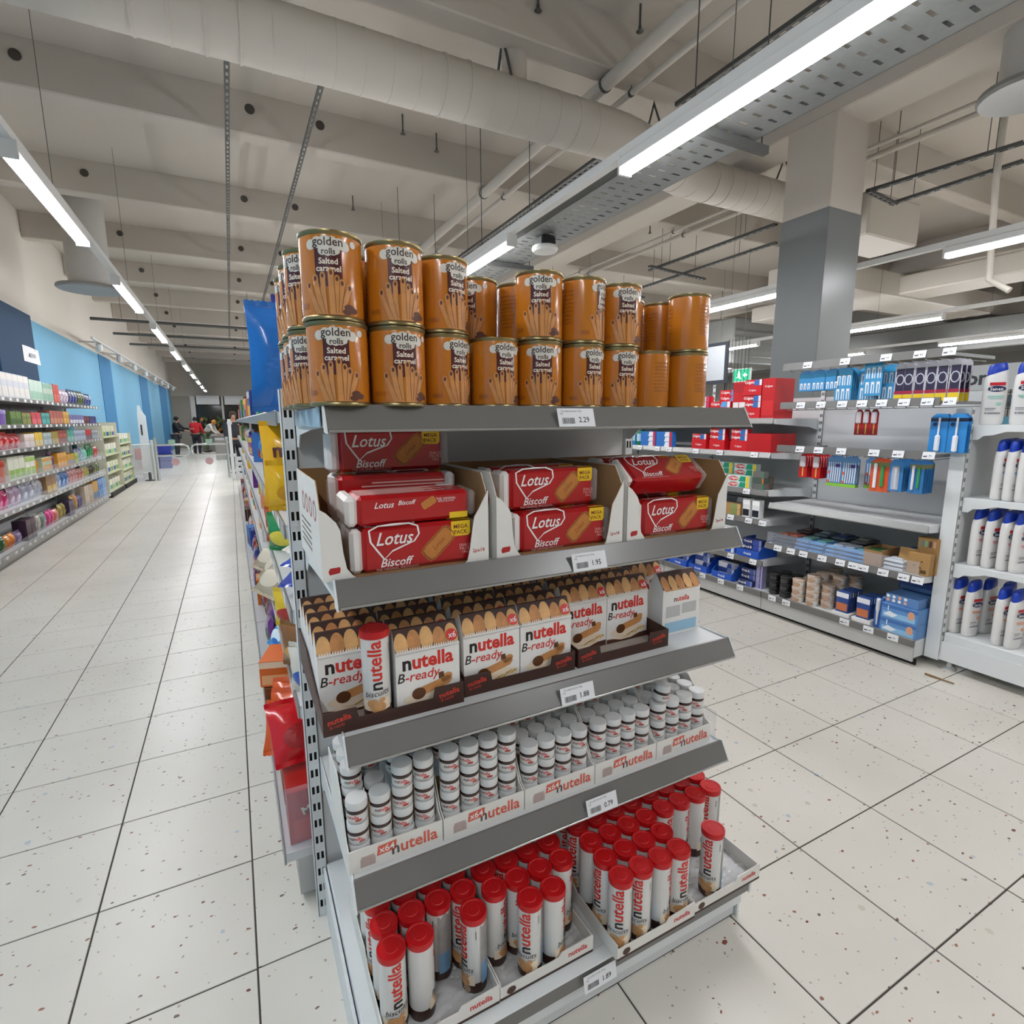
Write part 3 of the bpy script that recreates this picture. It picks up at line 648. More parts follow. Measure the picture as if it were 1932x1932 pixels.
DBX = box_spec()
bx0 = [(.121, .957), (.457, .955), (.789, .955)]
for k, (x, y) in enumerate(bx0):
    inst(DBX, 'display_box', 'white cardboard display box of red biscuit packs, %s from the slotted post' % ORD[k], 'box', Matrix.Translation((x, y, SH[1]+.0005)), 'biscuit display boxes')
def pack(x, y, z, label, rz=0.0, rx=0.0, ry=0.0):
    inst(LOT, 'biscuit_pack', label, 'biscuit pack', TM((x, y, SH[1]+.003+z), rz, rx, ry), 'red biscuit packs')
# box one: bottom pack, one lying flat on it, one turned round behind, one more on the back stack
W1 = 'in the display box by the slotted post'
pack(.297, .995, 0, 'red biscuit pack, lowest, '+W1)
pack(.29, 1.052, PH+PD/2+.008, 'red biscuit pack lying tipped on its back '+W1, rz=.02, rx=math.pi*.5+.06)
pack(.297, 1.075, 0, 'red biscuit pack, second row at the bottom, '+W1); pack(.297, 1.15, 0, 'red biscuit pack, third row at the bottom, '+W1)
pack(.29, 1.095, PH+.002, 'red biscuit pack showing its printed back '+W1, rz=math.pi-.03)
pack(.297, 1.16, PH+.002, 'red biscuit pack, third row upper layer, '+W1)
pack(.29, 1.14, 2*PH+.006, 'red biscuit pack on top of the others '+W1, rz=.01)
W2 = 'in the middle display box'
pack(.625, .997, 0, 'red biscuit pack, lowest in front, '+W2); pack(.615, 1.03, PH+.003, 'red biscuit pack, upper in front, '+W2, rz=.02)
pack(.62, 1.11, 0, 'red biscuit pack, lowest behind, '+W2); pack(.618, 1.115, PH+.003, 'red biscuit pack, upper behind, '+W2)
pack(.62, 1.19, 0, 'red biscuit pack, lowest at the back, '+W2)
W3 = 'in the display box far from the slotted post'
pack(.952, .997, 0, 'red biscuit pack, lowest in front, '+W3); pack(.955, 1.105, 0, 'red biscuit pack, lowest behind, '+W3)
pack(.94, .998, PH+.03, 'crumpled red biscuit pack leaning back '+W3, rz=-.05, rx=-.95)
pack(.935, 1.125, PH+.012, 'red biscuit pack, upper behind, '+W3)
for k, (x, la) in enumerate(((.62, 'middle'), (.95, 'far'))):
    inst(LOT, 'biscuit_pack', 'red biscuit pack lying at the back of the shelf behind the %s display box' % la, 'biscuit pack', TM((x, 1.33, SH[1]+.0005), .0), 'red biscuit packs')
    inst(LOT, 'biscuit_pack', 'red biscuit pack stacked second behind the %s display box' % la, 'biscuit pack', TM((x-.01, 1.33, SH[1]+.001+PH), .0), 'red biscuit packs')
# ---------------------------------------------------------------- white cartons with bread-roll tops in brown trays
CW, CHh, CD = .134, .17, .056
CRT = mat('#e9e6e1', .38, var=.03, name='white_carton'); BROWN = mat('#3d2219', .5, var=.08, name='dark_brown_card'); BROWNP = mat('#4a2a1c', .42, var=.08, name='dark_brown_print')
ROLLM = mat('#c88a52', .5, var=.3, vscale=60, name='bread_print'); ROLLL = mat('#e0ad70', .5, var=.22, vscale=60, name='light_bread_print'); CREAM = mat('#ecd9be', .5, var=.06, vscale=20, name='cream_print')
NRED = mat('#d4281c', .4, var=0, name='title_red'); GREYP = mat('#bcbcba', .5, var=.04, name='grey_print'); BLUEP = mat('#9cc4dc', .5, var=.04, name='pale_blue_print')
ZF = .130; SLOPE = math.atan2(.02, CHh-ZF)
def carton_spec():
    h = CW/2; g = G()
    prof = [(0, 0), (0, ZF), (.02, CHh), (.026, CHh), (CD, ZF), (CD, 0)]
    n = len(prof); vs = [(-h, y, z) for y, z in prof]+[(h, y, z) for y, z in prof]
    fs = [tuple(range(n-1, -1, -1)), tuple(range(n, 2*n))]+[(i, (i+1) % n, n+(i+1) % n, n+i) for i in range(n)]
    g.add(vs, fs); g.m = [0, 0, 0, 1, 1, 1, 0, 0]
    P = [('carton', fix_normals(g.mesh('carton', [CRT, BROWN])))]
    # bread rolls on the slope, each oval its own raised piece
    for k in range(5):
        x = -h+.0135+k*.0265; rr = .0138; z0 = .015+.003*((k*7) % 3-1); m = ROLLM if k % 2 else ROLLL
        o = D().ell(x, z0, rr, .025, 16)
        o.v = [(a, min(max(b, -.004), .0425)) for a, b in o.v]
        me = o.flat('bread_roll', m, -.0007-.0004*(k % 2)); me.transform(Matrix.Translation((0, 0, ZF)) @ Matrix.Rotation(-SLOPE, 4, 'X'))
        P.append(('bread_roll', me))
    z = D(); m = 26
    for i in range(m): x = -h+.002+i*(CW-.004)/m; z.poly([(x, -.006), (x+(CW-.004)/m, -.006), (x+(CW-.004)/m*.5, .0015)])
    z.rect(-h+.001, h-.001, -.008, -.0055)
    me = z.flat('torn_edge', CRT, -.0018); me.transform(Matrix.Translation((0, 0, ZF+.004)) @ Matrix.Rotation(-SLOPE, 4, 'X')); P.append(('torn_edge', me))
    c = D().ell(h-.015, .012, .0125, .0125, 18).flat('count_badge', NRED, -.0022); cw = D().text('x6', .017, h-.0145, .012, bold=.012, shear=.1).flat('count_words', PRW, -.0026)
    for q in (c, cw): q.transform(Matrix.Translation((0, 0, ZF+.004)) @ Matrix.Rotation(-SLOPE, 4, 'X'))
    P.append(('count_badge', c, [('count_words', cw)]))
    y = -.0006
    a, b = two_tone('nutella', .041, 1, 0, .104, bold=.032, sx=.98); P += [('title_lead', a.flat('title_lead', BLACK, y)), ('title_rest', b.flat('title_rest', NRED, y))]
    a, b = two_tone('B-ready', .028, 1, -.02, .0715, shear=.2, bold=.008); P += [('variety_lead', a.flat('variety_lead', BLACK, y)), ('variety_rest', b.flat('variety_rest', NRED, y))]
    d = D().ell(.004, .026, .058, .014, 20); d.rect(-h+.001, h-.001, .004, .014); P.append(('picture_ground', d.flat('picture_ground', CREAM, y)))
    d = D().poly([(-.028, .026), (.043, .043), (.05, .052), (.045, .062), (.03, .059), (-.022, .046)]); d.ell(.038, .058, .013, .009, 12, .4)
    r = d.flat('wafer_roll', ROLLM, y-.0003)
    e = D().ell(-.022, .0355, .0145, .0125, 18).poly([(.021, .058), (.033, .06), (.031, .072), (.02, .071)]).flat('wafer_filling', mat('#5c3212', .5, var=.3, vscale=200), y-.0005)
    P.append(('wafer_roll', r, [('wafer_filling', e)]))
    w_ = D().poly([(-h+.0005, .0005), (h-.0005, .0005), (h-.0005, .015), (h*.6, .014), (h*.2, .006), (-h*.3, .005), (-h*.7, .011), (-h+.0005, .012)]).flat('brown_wave', BROWNP, y-.0004); P.append(('brown_wave', w_))
    d = D(); rn = random.Random(5)
    for k in range(14): d.ell(.002+k*.0042, .014+k*.0012+rn.uniform(-.003, .003), .004, .0018, 8, .5)
    P.append(('wheat_print', d.flat('wheat_print', mat('#c39a4c', .5, var=.15, vscale=90), y-.0005)))
    # back of the carton
    yb = CD+.0006; R2 = Matrix.Rotation(math.pi, 4, 'Z')
    def back(me): me.transform(R2); me.transform(Matrix.Translation((0, CD, 0))); return me
    a, b = two_tone('nutella', .021, 1, 0, .1, bold=.02); P += [('back_title_lead', back(a.flat('back_title_lead', BLACK, y))), ('back_title_rest', back(b.flat('back_title_rest', NRED, y)))]
    d = D(); d.rect(-.055, -.004, .05, .082); d.rect(.002, .055, .055, .085); P.append(('back_text', back(d.flat('back_text', GREYP, y))))
    P.append(('back_table', back(D().rect(-.058, .058, .006, .036).flat('back_table', BLUEP, y))))
    P.append(('back_rolls', back(D().rect(-.058, .058, .125, .1295).flat('back_rolls', ROLLM, y))))
    for k in range(5):
        o = D().ell(-h+.0135+k*.0265, .014, .0128, .024, 14); o.v = [(p, min(max(q, -.004), .0425)) for p, q in o.v]
        me = o.flat('bread_roll', ROLLL if k % 2 else ROLLM, -.0007-.0004*(k % 2)); me.transform(Matrix.Translation((0, 0, ZF)) @ Matrix.Rotation(-math.atan2(.03, CHh-ZF), 4, 'X')); P.append(('bread_roll', back(me)))
    return P
CRTN = carton_spec()
CRTS = [p for p in CRTN if not p[0].startswith('back')][:10] + [p for p in CRTN if p[0] in ('title_lead', 'title_rest')]   # cartons whose lower part nothing shows
def carton(x, y, z, label, rz=0.0, small=False): inst(CRTS if small else CRTN, 'snack_carton', label, 'carton', TM((x, y, SH[2]+z), rz), 'white snack cartons')
def btray_spec(W, Dp):
    t = .003; P = []
    fr = [(0, 0), (W, 0), (W, .046), (W-.062, .046), (W-.066, .024), (.066, .024), (.062, .046), (0, .046)]
    lg = D().text('nutella', .0165, .03, .03, bold=.02, rot=.15).text('B-ready', .009, .026, .017, rot=.15).flat('tray_logo', mat('#cf3a2c', .5, var=0), -.0005)
    lg2 = D().text('nutella', .0165, W-.032, .03, bold=.02, rot=.15).text('B-ready', .009, W-.036, .017, rot=.15).flat('tray_logo', mat('#cf3a2c', .5, var=0), -.0005)
    P.append(('front_wall', fix_normals(G().prism(fr, 0, t).mesh('front_wall', BROWN)), [('tray_logo', lg), ('tray_logo', lg2)]))
    sd = [(t, 0), (t, .046), (.08, .05), (Dp*.6, .085), (Dp, .085), (Dp, 0)]
    for x in (0, W-t): P.append(('side_wall', fix_normals(G().prism(sd, x, x+t, 'x').mesh('side_wall', BROWN))))
    P.append(('tray_floor', G().box(t, W-t, t, Dp, 0, .002).mesh('tray_floor', mat('#a69d94', .8, var=.05, name='grey_card_inside'))))
    return P
TR3 = btray_spec(.281, .37)
for k, (x, y) in enumerate(((.106, .973), (.394, .988), (.684, .988))):
    inst(TR3, 'carton_tray', 'dark brown cardboard tray of white snack cartons, %s from the slotted post' % ORD[k], 'tray', Matrix.Translation((x, y, SH[2]+.0003)), 'carton trays')
cols = [(.178, 1.04, 6), (.316, .984, 6), (.466, 1.0, 6), (.603, 1.0, 6), (.756, 1.065, 5), (.892, 1.065, 5)]
for k, (x, y0, n) in enumerate(cols):
    for r in range(n):
        y = y0+r*.0595
        if y+CD > 1.352: break
        carton(x, y, .0025, 'white snack carton with bread-roll top, %s in %s file from the slotted post' % (('front' if r == 0 else ORD[r]), ORD[k]), small=r > 1)
carton(1.058, 1.04+CD, 0, 'white snack carton turned to show its blue and grey printed back', rz=math.pi)
carton(1.03, 1.16, 0, 'white snack carton standing behind the reversed one', small=True); carton(1.03, 1.225, 0, 'white snack carton at the back behind the reversed one', small=True)
# ---------------------------------------------------------------- small jars
JR, JH, JP = .0212, .0472, .0464
JGL = mat('#34180d', .12, var=.05, coat=.5, name='hazelnut_spread_in_glass'); JLB = mat('#d9d8d4', .4, var=.03, name='jar_label'); JLD = mat('#dcdcda', .42, var=.02, name='white_jar_lid')
JGB = mat('#c9c8c4', .15, var=.03, coat=.5, name='clear_jar_foot')
def jar_spec():
    P = [('jar_glass', G().lathe([(JR*.86, .006), (JR*.98, .008), (JR*.98, .0245), (JR*.93, .0285), (JR*.88, .031)], 20).mesh('jar_glass', JGL, True))]
    P.append(('jar_foot', G().lathe([(JR*.7, 0), (JR*.9, .0012), (JR*.97, .0045), (JR*.86, .0068)], 20).mesh('jar_foot', JGB, True)))
    lb = G().lathe([(JR*.995, .0062), (JR*1.0, .0066), (JR*1.0, .0215), (JR*.995, .022)], 20); lb.f = lb.f[:-2]; lb.m = lb.m[:-2]
    a, b = two_tone('nutella', .0105, 2, -.004, .0165, bold=.02, res=1)
    d = D().poly([(.002, .0075), (.014, .0075), (.017, .011), (.012, .0125), (.004, .012)])
    P.append(('jar_label', lb.mesh('jar_label', JLB, True), [('label_lead', a.wrap('label_lead', BLACK, JR*1.012)), ('label_rest', b.wrap('label_rest', NRED, JR*1.012)), ('label_picture', d.wrap('label_picture', mat('#b5453a', .5, var=.2, vscale=200), JR*1.012))]))
    P.append(('lid', G().lathe([(JR*.9, .0298), (JR*1.0, .0298), (JR*1.02, .0308), (JR*1.02, .0455), (JR*.98, JH), (JR*.3, JH-.0004), (.0005, JH-.0004)], 20).mesh('lid', JLD, True)))
    return P
JAR = jar_spec()
JARB = [p[:2] for p in JAR]
JFLM = mat('#eef0f2', .15, var=0, alpha=.12, spec=.7, bump=.9, bscale=40, name='milky_shrink_film')
def jtray_spec(W, Dp):
    P = []; t = .0022
    fr = G().box(0, W, 0, t, 0, .05).mesh('front_wall', CARDW)
    a, b = two_tone('nutella', .037, 1, W*.69, .026, bold=.02); OR = mat('#d6604c', .5, var=.05, name='faded_red_print'); GK = mat('#5a5856', .5, var=.05, name='faded_black_print')
    fl = D().poly([(.055, .022), (.094, .024), (.096, .045), (.058, .043)]).flat('flag_print', OR, -.0006)
    fw = D().text('x64', .021, .0755, .034, bold=.01).flat('flag_words', PRW, -.0009)
    jp = D().rect(.022, .052, .008, .026).rect(.024, .05, .026, .031).flat('jar_picture', mat('#b8a39c', .5, var=.15, vscale=60), -.0006)
    P.append(('front_wall', fr, [('print_lead', a.flat('print_lead', GK, -.0006)), ('print_rest', b.flat('print_rest', OR, -.0006)), ('flag_print', fl), ('flag_words', fw), ('jar_picture', jp)]))
    sd = [(t, 0), (t, .05), (.02, .058), (.06, .13), (.09, .16), (Dp, .16), (Dp, 0)]
    for x in (0, W-t): P.append(('side_wall', fix_normals(G().prism(sd, x, x+t, 'x').mesh('side_wall', CARDW))))
    P.append(('tray_floor', G().box(t, W-t, t, Dp, 0, .0015).mesh('tray_floor', CARD)))
    P.append(('shrink_film', G().grid(lambda u, v: (t+.002+(W-2*t-.004)*u, .004+.003*math.sin(u*23+v*5)*math.sin(v*9), .03+.035*v+.004*math.sin(u*17)), 20, 5).mesh('shrink_film', JFLM, True)))
    return P
JT = jtray_spec(.1945, .205)
# jars standing in each file: rows from the front (4 deep), columns from the slotted post
HT = [[[3, 3, 4, 4], [4, 3, 4, 4], [4, 4, 4, 4], [4, 4, 4, 4]],
      [[4, 4, 4, 4], [4, 4, 4, 4], [4, 4, 4, 4], [4, 4, 4, 4]],
      [[3, 3, 3, 3], [3, 3, 3, 3], [4, 4, 3, 3], [4, 4, 4, 4]],
      [[3, 3, 3, 3], [3, 3, 3, 3], [4, 4, 3, 3], [4, 4, 4, 4]],
      [[3, 3, 3, 3], [3, 3, 3, 3], [4, 3, 3, 3], [4, 4, 4, 3]]]
LV = ['bottom', 'second', 'third', 'top']
for ti in range(5):
    x0 = .1355+ti*.197; y0 = .968
    inst(JT, 'jar_tray', 'white card tray of small jars marked x64, %s from the slotted post' % ORD[ti], 'tray', Matrix.Translation((x0, y0, SH[3]+.0003)), 'jar trays')
    for r in range(4):
        for c in range(4):
            n = HT[ti][r][c]
            for l in range(n):
                if r >= 1 and l < min(HT[ti][r-1][c], n)-1 and not (c == 0 and ti == 0): continue
                if r >= 3 and l < n-1: continue
                x = x0+.0271+c*JP+random.uniform(-.0006, .0006); y = y0+.0315+r*JP+random.uniform(-.0006, .0006)
                dv = Vector((-x, -y)); rz = math.atan2(dv.x, -dv.y)+random.uniform(-.35, .35)
                inst(JAR if r < 2 or l == n-1 else JARB, 'spread_jar', 'small white-lidded jar, %s of %s stack, %s row, %s tray from the slotted post' % (('top' if l == n-1 else LV[l]), ORD[c], ('front', 'second', 'third', 'back')[r], ORD[ti]),
                     'jar', TM((x, y, SH[3]+.002+l*(JH+.0002)), rz), 'small spread jars')
inst(JAR, 'spread_jar', 'small white-lidded jar tipped on top of the last tray of jars', 'jar', TM((.928+.032, .968+.036, SH[3]+.0035+3*(JH+.0002)), 0.3, .12, .1), 'small spread jars')
inst(JAR, 'spread_jar', 'small white-lidded jar standing alone behind the tipped one', 'jar', TM((.928+.076, .968+.1275, SH[3]+.0025+3*(JH+.0002)), .2), 'small spread jars')
sd = thing('shelf_divider', 'clear acrylic divider at the end of the jar shelf', 'divider', Matrix.Translation((1.128, .96, SH[3]+.0005)))
part('divider_sheet', G().box(0, .002, 0, .3, 0, .085).mesh('divider_sheet', ACRYL), sd); part('divider_foot', G().box(-.0, .012, 0, .3, 0, .0015).mesh('divider_foot', ACRYL), sd)
# ---------------------------------------------------------------- red-lidded biscuit tubes
TR_, TH = .0271, .182
TWH = mat('#dcdad6', .3, var=.03, vscale=30, bump=.12, bscale=60, coat=.2, name='tube_wrapper'); TRD = mat('#c40d13', .38, var=.03, name='red_tube_lid'); TGR = mat('#9d9a97', .35, var=.14, vscale=90, bump=.4, bscale=50, name='grey_info_print')
TBL = mat('#6f9ac0', .35, var=.12, vscale=70, name='blue_info_print'); TBR = mat('#38231b', .35, var=.1, name='tube_brown_foot'); TCK = mat('#cc9763', .45, var=.25, vscale=60, name='cookie_print')
def tube_spec():
    R = TR_; P = []
    P.append(('tube_body', G().lathe([(R*.97, .004), (R, .006), (R, TH-.014)], 28).mesh('tube_body', TWH, True)))
    P.append(('brown_foot', G().lathe([(R*.94, 0), (R*1.004, .0015), (R*1.012, .004), (R*1.012, .026), (R, .0265)], 28).mesh('brown_foot', TBR, True)))
    P.append(('lid', G().lathe([(R*1.0, TH-.0142), (R*1.05, TH-.014), (R*1.06, TH-.011), (R*1.06, TH-.002), (R*1.03, TH), (R*.9, TH-.0006), (R*.86, TH-.002), (R*.5, TH-.0022), (R*.46, TH-.001), (.0005, TH-.001)], 28).mesh('lid', TRD, True)))
    w_ = R+.0007
    a, b = two_tone('nutella', .038, 1, 0, 0, bold=.02)
    for d in (a, b): d.v = [(-z, x+.115) for x, z in d.v]
    P += [('title_lead', a.wrap('title_lead', BLACK, w_, step=.003)), ('title_rest', b.wrap('title_rest', NRED, w_, step=.003))]
    P.append(('caption_print', D().text('biscuits', .017, .002, .058, .12, shear=.3).wrap('caption_print', BLACK, w_)))
    d = D().ell(.002, .03, .017, .012, 14).ell(-.008, .038, .012, .008, 12, .3).ell(.012, .044, .006, .005, 10)
    P.append(('cookie_print', d.wrap('cookie_print', TCK, w_+.0004, step=.003)))
    P.append(('cream_ground', D().poly([(-.03, .022), (.03, .022), (.03, .05), (.01, .042), (-.01, .04), (-.03, .047)]).wrap('cream_ground', CREAM, w_, step=.003)))
    P.append(('info_panel', D().poly([(.042, .027), (.078, .027), (.077, .168), (.070, .160), (.060, .169), (.052, .158), (.044, .166)]).wrap('info_panel', TGR, w_, step=.003), [('info_table', D().rect(.046, .074, .022, .072).wrap('info_table', TBL, w_+.0004, step=.003))]))
    P.append(('opening_mark', D().rect(.033, .0345, .135, .155).wrap('opening_mark', BLACK, w_)))
    P.append(('foot_badge', D().ell(.012, .013, .009, .009, 14).wrap('foot_badge', mat('#a8896a', .4, var=.2, vscale=90), R*1.012+.0006, step=.003)))
    return P
TUB = tube_spec()
def tubeat(x, y, z, phi, label):
    dv = Vector((-x, -y, 0)).normalized(); rt = Vector((y, -x, 0)).normalized(); a = math.radians(phi); d = dv*math.cos(a)+rt*math.sin(a)
    inst(TUB, 'biscuit_tube', label, 'tube', TM((x, y, z), math.atan2(d.x, -d.y)), 'red-lidded biscuit tubes')
def ttray_spec(W, Dp):
    t = .0025; P = []
    fr = [(0, .006), (W, .006), (W, .044), (W-.085, .04), (W-.092, .03), (.006, .03), (0, .034)]
    lg = D().text('nutella', .019, W-.042, .026, bold=.02).flat('tray_logo', NRED, -.0006); ck = D().ell(.026, .016, .011, .009, 12).flat('tray_cookie', mat('#4a2b1c', .5, var=.2, vscale=80), -.0006)
    P.append(('front_wall', fix_normals(G().prism(fr, 0, t).mesh('front_wall', CARDW)), [('tray_logo', lg), ('tray_cookie', ck), ('brown_hem', G().box(0, W, -.0002, t+.0002, 0, .0062).mesh('brown_hem', BROWN))]))
    sd = [(t, 0), (t, .04), (Dp*.45, .036), (Dp*.55, .06), (Dp, .06), (Dp, 0)]
    for x in (0, W-t): P.append(('side_wall', fix_normals(G().prism(sd, x, x+t, 'x').mesh('side_wall', CARDW))))
    P.append(('tray_floor', G().box(t, W-t, t, Dp, 0, .002).mesh('tray_floor', mat('#cfcfce', .35, var=.05, name='pale_tray_floor'))))
    P.append(('crumpled_film', G().grid(lambda u, v: (.006+(W-.012)*u, .006+(Dp*.4)*v, .0045+.0035*math.sin(u*31+3*math.sin(v*11))*math.cos(v*23+u*7)), 34, 26).mesh('crumpled_film', mat('#f2f4f6', .06, var=0, alpha=.35, spec=.9, bump=1.0, bscale=55, name='crumpled_clear_film'), True)))
    return P
TTR = ttray_spec(.2365, .36)
TT = [(.166, .846), (.4045, .847), (.6745, .801), (.9135, .806)]
for k, (x, y) in enumerate(TT):
    inst(TTR, 'tube_tray', 'low white card tray of biscuit tubes, %s from the slotted post' % ORD[k], 'tray', Matrix.Translation((x, y, SH[4]+.0025)), 'tube trays')
spots = []
# tray: {row (half rows where the tubes have slid back): {column: turn}}
FILL = [{.5: {0: 10, 1: 95, 3: -60}, 1.5: {0: 15, 1: -80, 2: -95, 3: -30}, 2.5: {0: -40, 1: 60, 2: 110, 3: 30}, 3.5: {0: 0, 1: 50, 2: 100, 3: 20}},
        {0: {1: -25, 2: 75}, 1: {0: 60, 1: 20, 2: 20, 3: 80}, 2: {0: 60, 1: -40, 2: 30, 3: 60}, 3: {0: 20, 1: 70, 2: 90, 3: 10}},
        {0: {0: -10, 1: -15, 2: 75, 3: 30}, 1: {0: -45, 1: 160, 2: 60, 3: 120}, 2: {0: 80, 1: 170, 2: 40, 3: 10}, 3: {0: -30, 1: 80, 2: 150, 3: 60}, 4: {0: 0, 1: 40, 2: 90, 3: 20}},
        {0: {1: -25}, 2: {0: 40, 1: 70, 2: 90, 3: -30}, 3: {0: 100, 1: -90, 2: 60, 3: 40}, 4: {0: 0, 1: 40, 2: 90, 3: 20}}]
for tr, rows_ in enumerate(FILL):
    for r, ph in rows_.items():
        for k, p in ph.items(): spots.append((TT[tr][0]+.0305+.0585*k, TT[tr][1]+.0335+.0585*r, p, tr, k, int(r)))
for x, y, p, tr, k, r in spots:
    tubeat(x, y, SH[4]+.005, p, 'red-lidded biscuit tube, %s column, %s row, %s tray from the slotted post' % (ORD[k], ORD[r], ORD[tr]))
a = at(708, 1338, 'z', SH[2])
tubeat(a.x, 1.005, SH[2]+.0028, -4, 'red-lidded biscuit tube standing alone in front of the white snack cartons')
# ================================================================ generic goods
_SP = {}
def C(h, rough=.4): return mat(h, rough, var=.06, vscale=18, name='pack_'+h.strip('#'))
def bag_spec(w_, h_, d_, c1, c2=None, txt=None, tc='#f4f0e6', tsize=None, c3=None):
    key = ('bag', w_, h_, d_, c1, c2, txt, tc, tsize, c3)
    if key in _SP: return _SP[key]
    m = mat(c1, .24, var=.08, vscale=10, bump=.7, bscale=16, coat=.3, name='bag_foil_'+c1.strip('#')); sl = .014
    def pt(u, v, sgn):
        x = (u-.5)*w_; b = max(0, math.sin(math.pi*u))**.45*max(0, math.sin(math.pi*v))**.5
        return (x*(1-.05*math.sin(math.pi*v)), sgn*(.0006+d_/2*b)+.003*math.sin(9*u+5*v), sl+(h_-2*sl)*v)
    n, k = 9, 9; vs, fs = [], []
    for sg in (-1, 1): vs += [pt(i/n, j/k, sg) for j in range(k+1) for i in range(n+1)]
    N = (n+1)*(k+1)
    for j in range(k):
        for i in range(n):
            a = j*(n+1)+i; q = (a, a+1, a+n+2, a+n+1); fs += [q, tuple(N+t for t in reversed(q))]
    for j in range(k): a = j*(n+1); b = a+n; fs += [(a, a+n+1, N+a+n+1, N+a), (b, N+b, N+b+n+1, b+n+1)]
    P = [('bag_body', G().add(vs, fs).mesh('bag_body', m, True))]
    zz = 14
    def seal(z0, z1):
        g = G(); vs = []
        for i in range(zz*2+1):
            x = -w_/2+w_*i/(zz*2); vs += [(x, .002*math.sin(i*.7), z0), (x, .002*math.sin(i*.7), z1+(.0025 if i % 2 else 0)*(1 if z1 > z0 else -1))]
        return g.add(vs, [(2*i, 2*i+2, 2*i+3, 2*i+1) for i in range(zz*2)]).mesh('seal', m)
    P += [('top_seal', seal(h_-sl, h_)), ('bottom_seal', seal(sl, .001))]
    if c2:
        def on(me, off):
            for v in me.vertices:
                u = min(max(v.co.x/w_+.5, .01), .99); q = min(max((v.co.z-sl)/(h_-2*sl), .01), .99); v.co.y = pt(u, q, -1)[1]-off
            return me
        def fan(cx, cz, rx, rz, name, mm, off):
            d = D(); R = [1, .75, .5, .25]
            vs = [(0, 0)]+[(rx*r*math.cos(t*math.pi/9), rz*r*math.sin(t*math.pi/9)) for r in reversed(R) for t in range(18)]
            fs = [(0, 1+t, 1+(t+1) % 18) for t in range(18)]+[(1+a*18+t, 1+(a+1)*18+t, 1+(a+1)*18+(t+1) % 18, 1+a*18+(t+1) % 18) for a in range(3) for t in range(18)]
            d.add(vs, fs, cx, cz); return on(d.flat(name, mm), off)
        P.append(('print_patch', fan(0, h_*.36, w_*.34, h_*.2, 'print_patch', C(c2), .0012)))
        if c3: P.append(('print_patch', fan(w_*.12, h_*.2, w_*.2, h_*.1, 'print_patch', C(c3), .002)))
        if txt: P.append(('brand_print', on(D().text(txt, tsize or w_*.9/max(3, len(txt)*.62), 0, h_*.68, .06, bold=.03).flat('brand_print', C(tc)), .0022)))
    _SP[key] = P; return P
def box_goods(w_, h_, d_, c1, c2=None, txt=None, tc='#f4f0e6', band=None, tz=.6, side=None, ts=None):
    """printed carton, front to -y, base centre at the origin"""
    key = ('box', w_, h_, d_, c1, c2, txt, tc, band, tz, side, ts)
    if key in _SP: return _SP[key]
    P = [('carton', G().box(-w_/2, w_/2, -d_/2, d_/2, 0, h_, .0015).mesh('carton', C(c1)))]; y = -d_/2-.0005
    if c2: P.append(('front_print', D().rect(-w_*.44, w_*.44, h_*.08, h_*.45).flat('front_print', C(c2), y)))
    if band: P.append(('colour_band', D().rect(-w_*.499, w_*.499, h_*.72, h_*.96).flat('colour_band', C(band), y-.0001)))
    if txt: P.append(('brand_print', D().text(txt, ts or min(h_*.5, w_*1.5/max(2, len(txt))), 0, h_*tz, bold=.02, res=1).flat('brand_print', C(tc), y-.0003)))
    if side: P.append(('side_print', D().rect(-d_*.35, d_*.35, h_*.2, h_*.8).flat('side_print', C(side), -w_/2-.0005, 'x')))
    _SP[key] = P; return P
def bottle_goods(r, h_, c1, c2, lab=None, sq=1.0):
    key = ('bot', r, h_, c1, c2, lab, sq)
    if key in _SP: return _SP[key]
    g = G().lathe([(r*.9, 0), (r, .006), (r, h_*.62), (r*.85, h_*.72), (r*.42, h_*.8), (r*.4, h_*.83)], 16); c = G().lathe([(r*.48, h_*.83), (r*.5, h_*.84), (r*.5, h_*.985), (r*.42, h_), (.0005, h_)], 14)
    P = [('bottle', g.mesh('bottle', mat(c1, .18, var=.04, coat=.3), True)), ('cap', c.mesh('cap', C(c2), True))]
    if lab: P.append(('label', D().rect(-r*1.1, r*1.1, h_*.2, h_*.55).wrap('label', C(lab), r+.0007, step=.006)))
    _SP[key] = P; return P
def tub_goods(r, h_, c1, c2, lab=None):
    key = ('tub', r, h_, c1, c2, lab)
    if key in _SP: return _SP[key]
    P = [('tub', G().lathe([(r*.86, 0), (r*.9, .002), (r*.97, h_*.72)], 18).mesh('tub', C(c1), True)), ('lid', G().lathe([(r, h_*.72), (r*1.02, h_*.75), (r*1.02, h_*.95), (r*.96, h_), (.0005, h_)], 18).mesh('lid', C(c2), True))]
    if lab: P.append(('label', D().ell(0, h_*.36, r*.8, h_*.3, 14).wrap('label', C(lab), r*.965, step=.006)))
    _SP[key] = P; return P
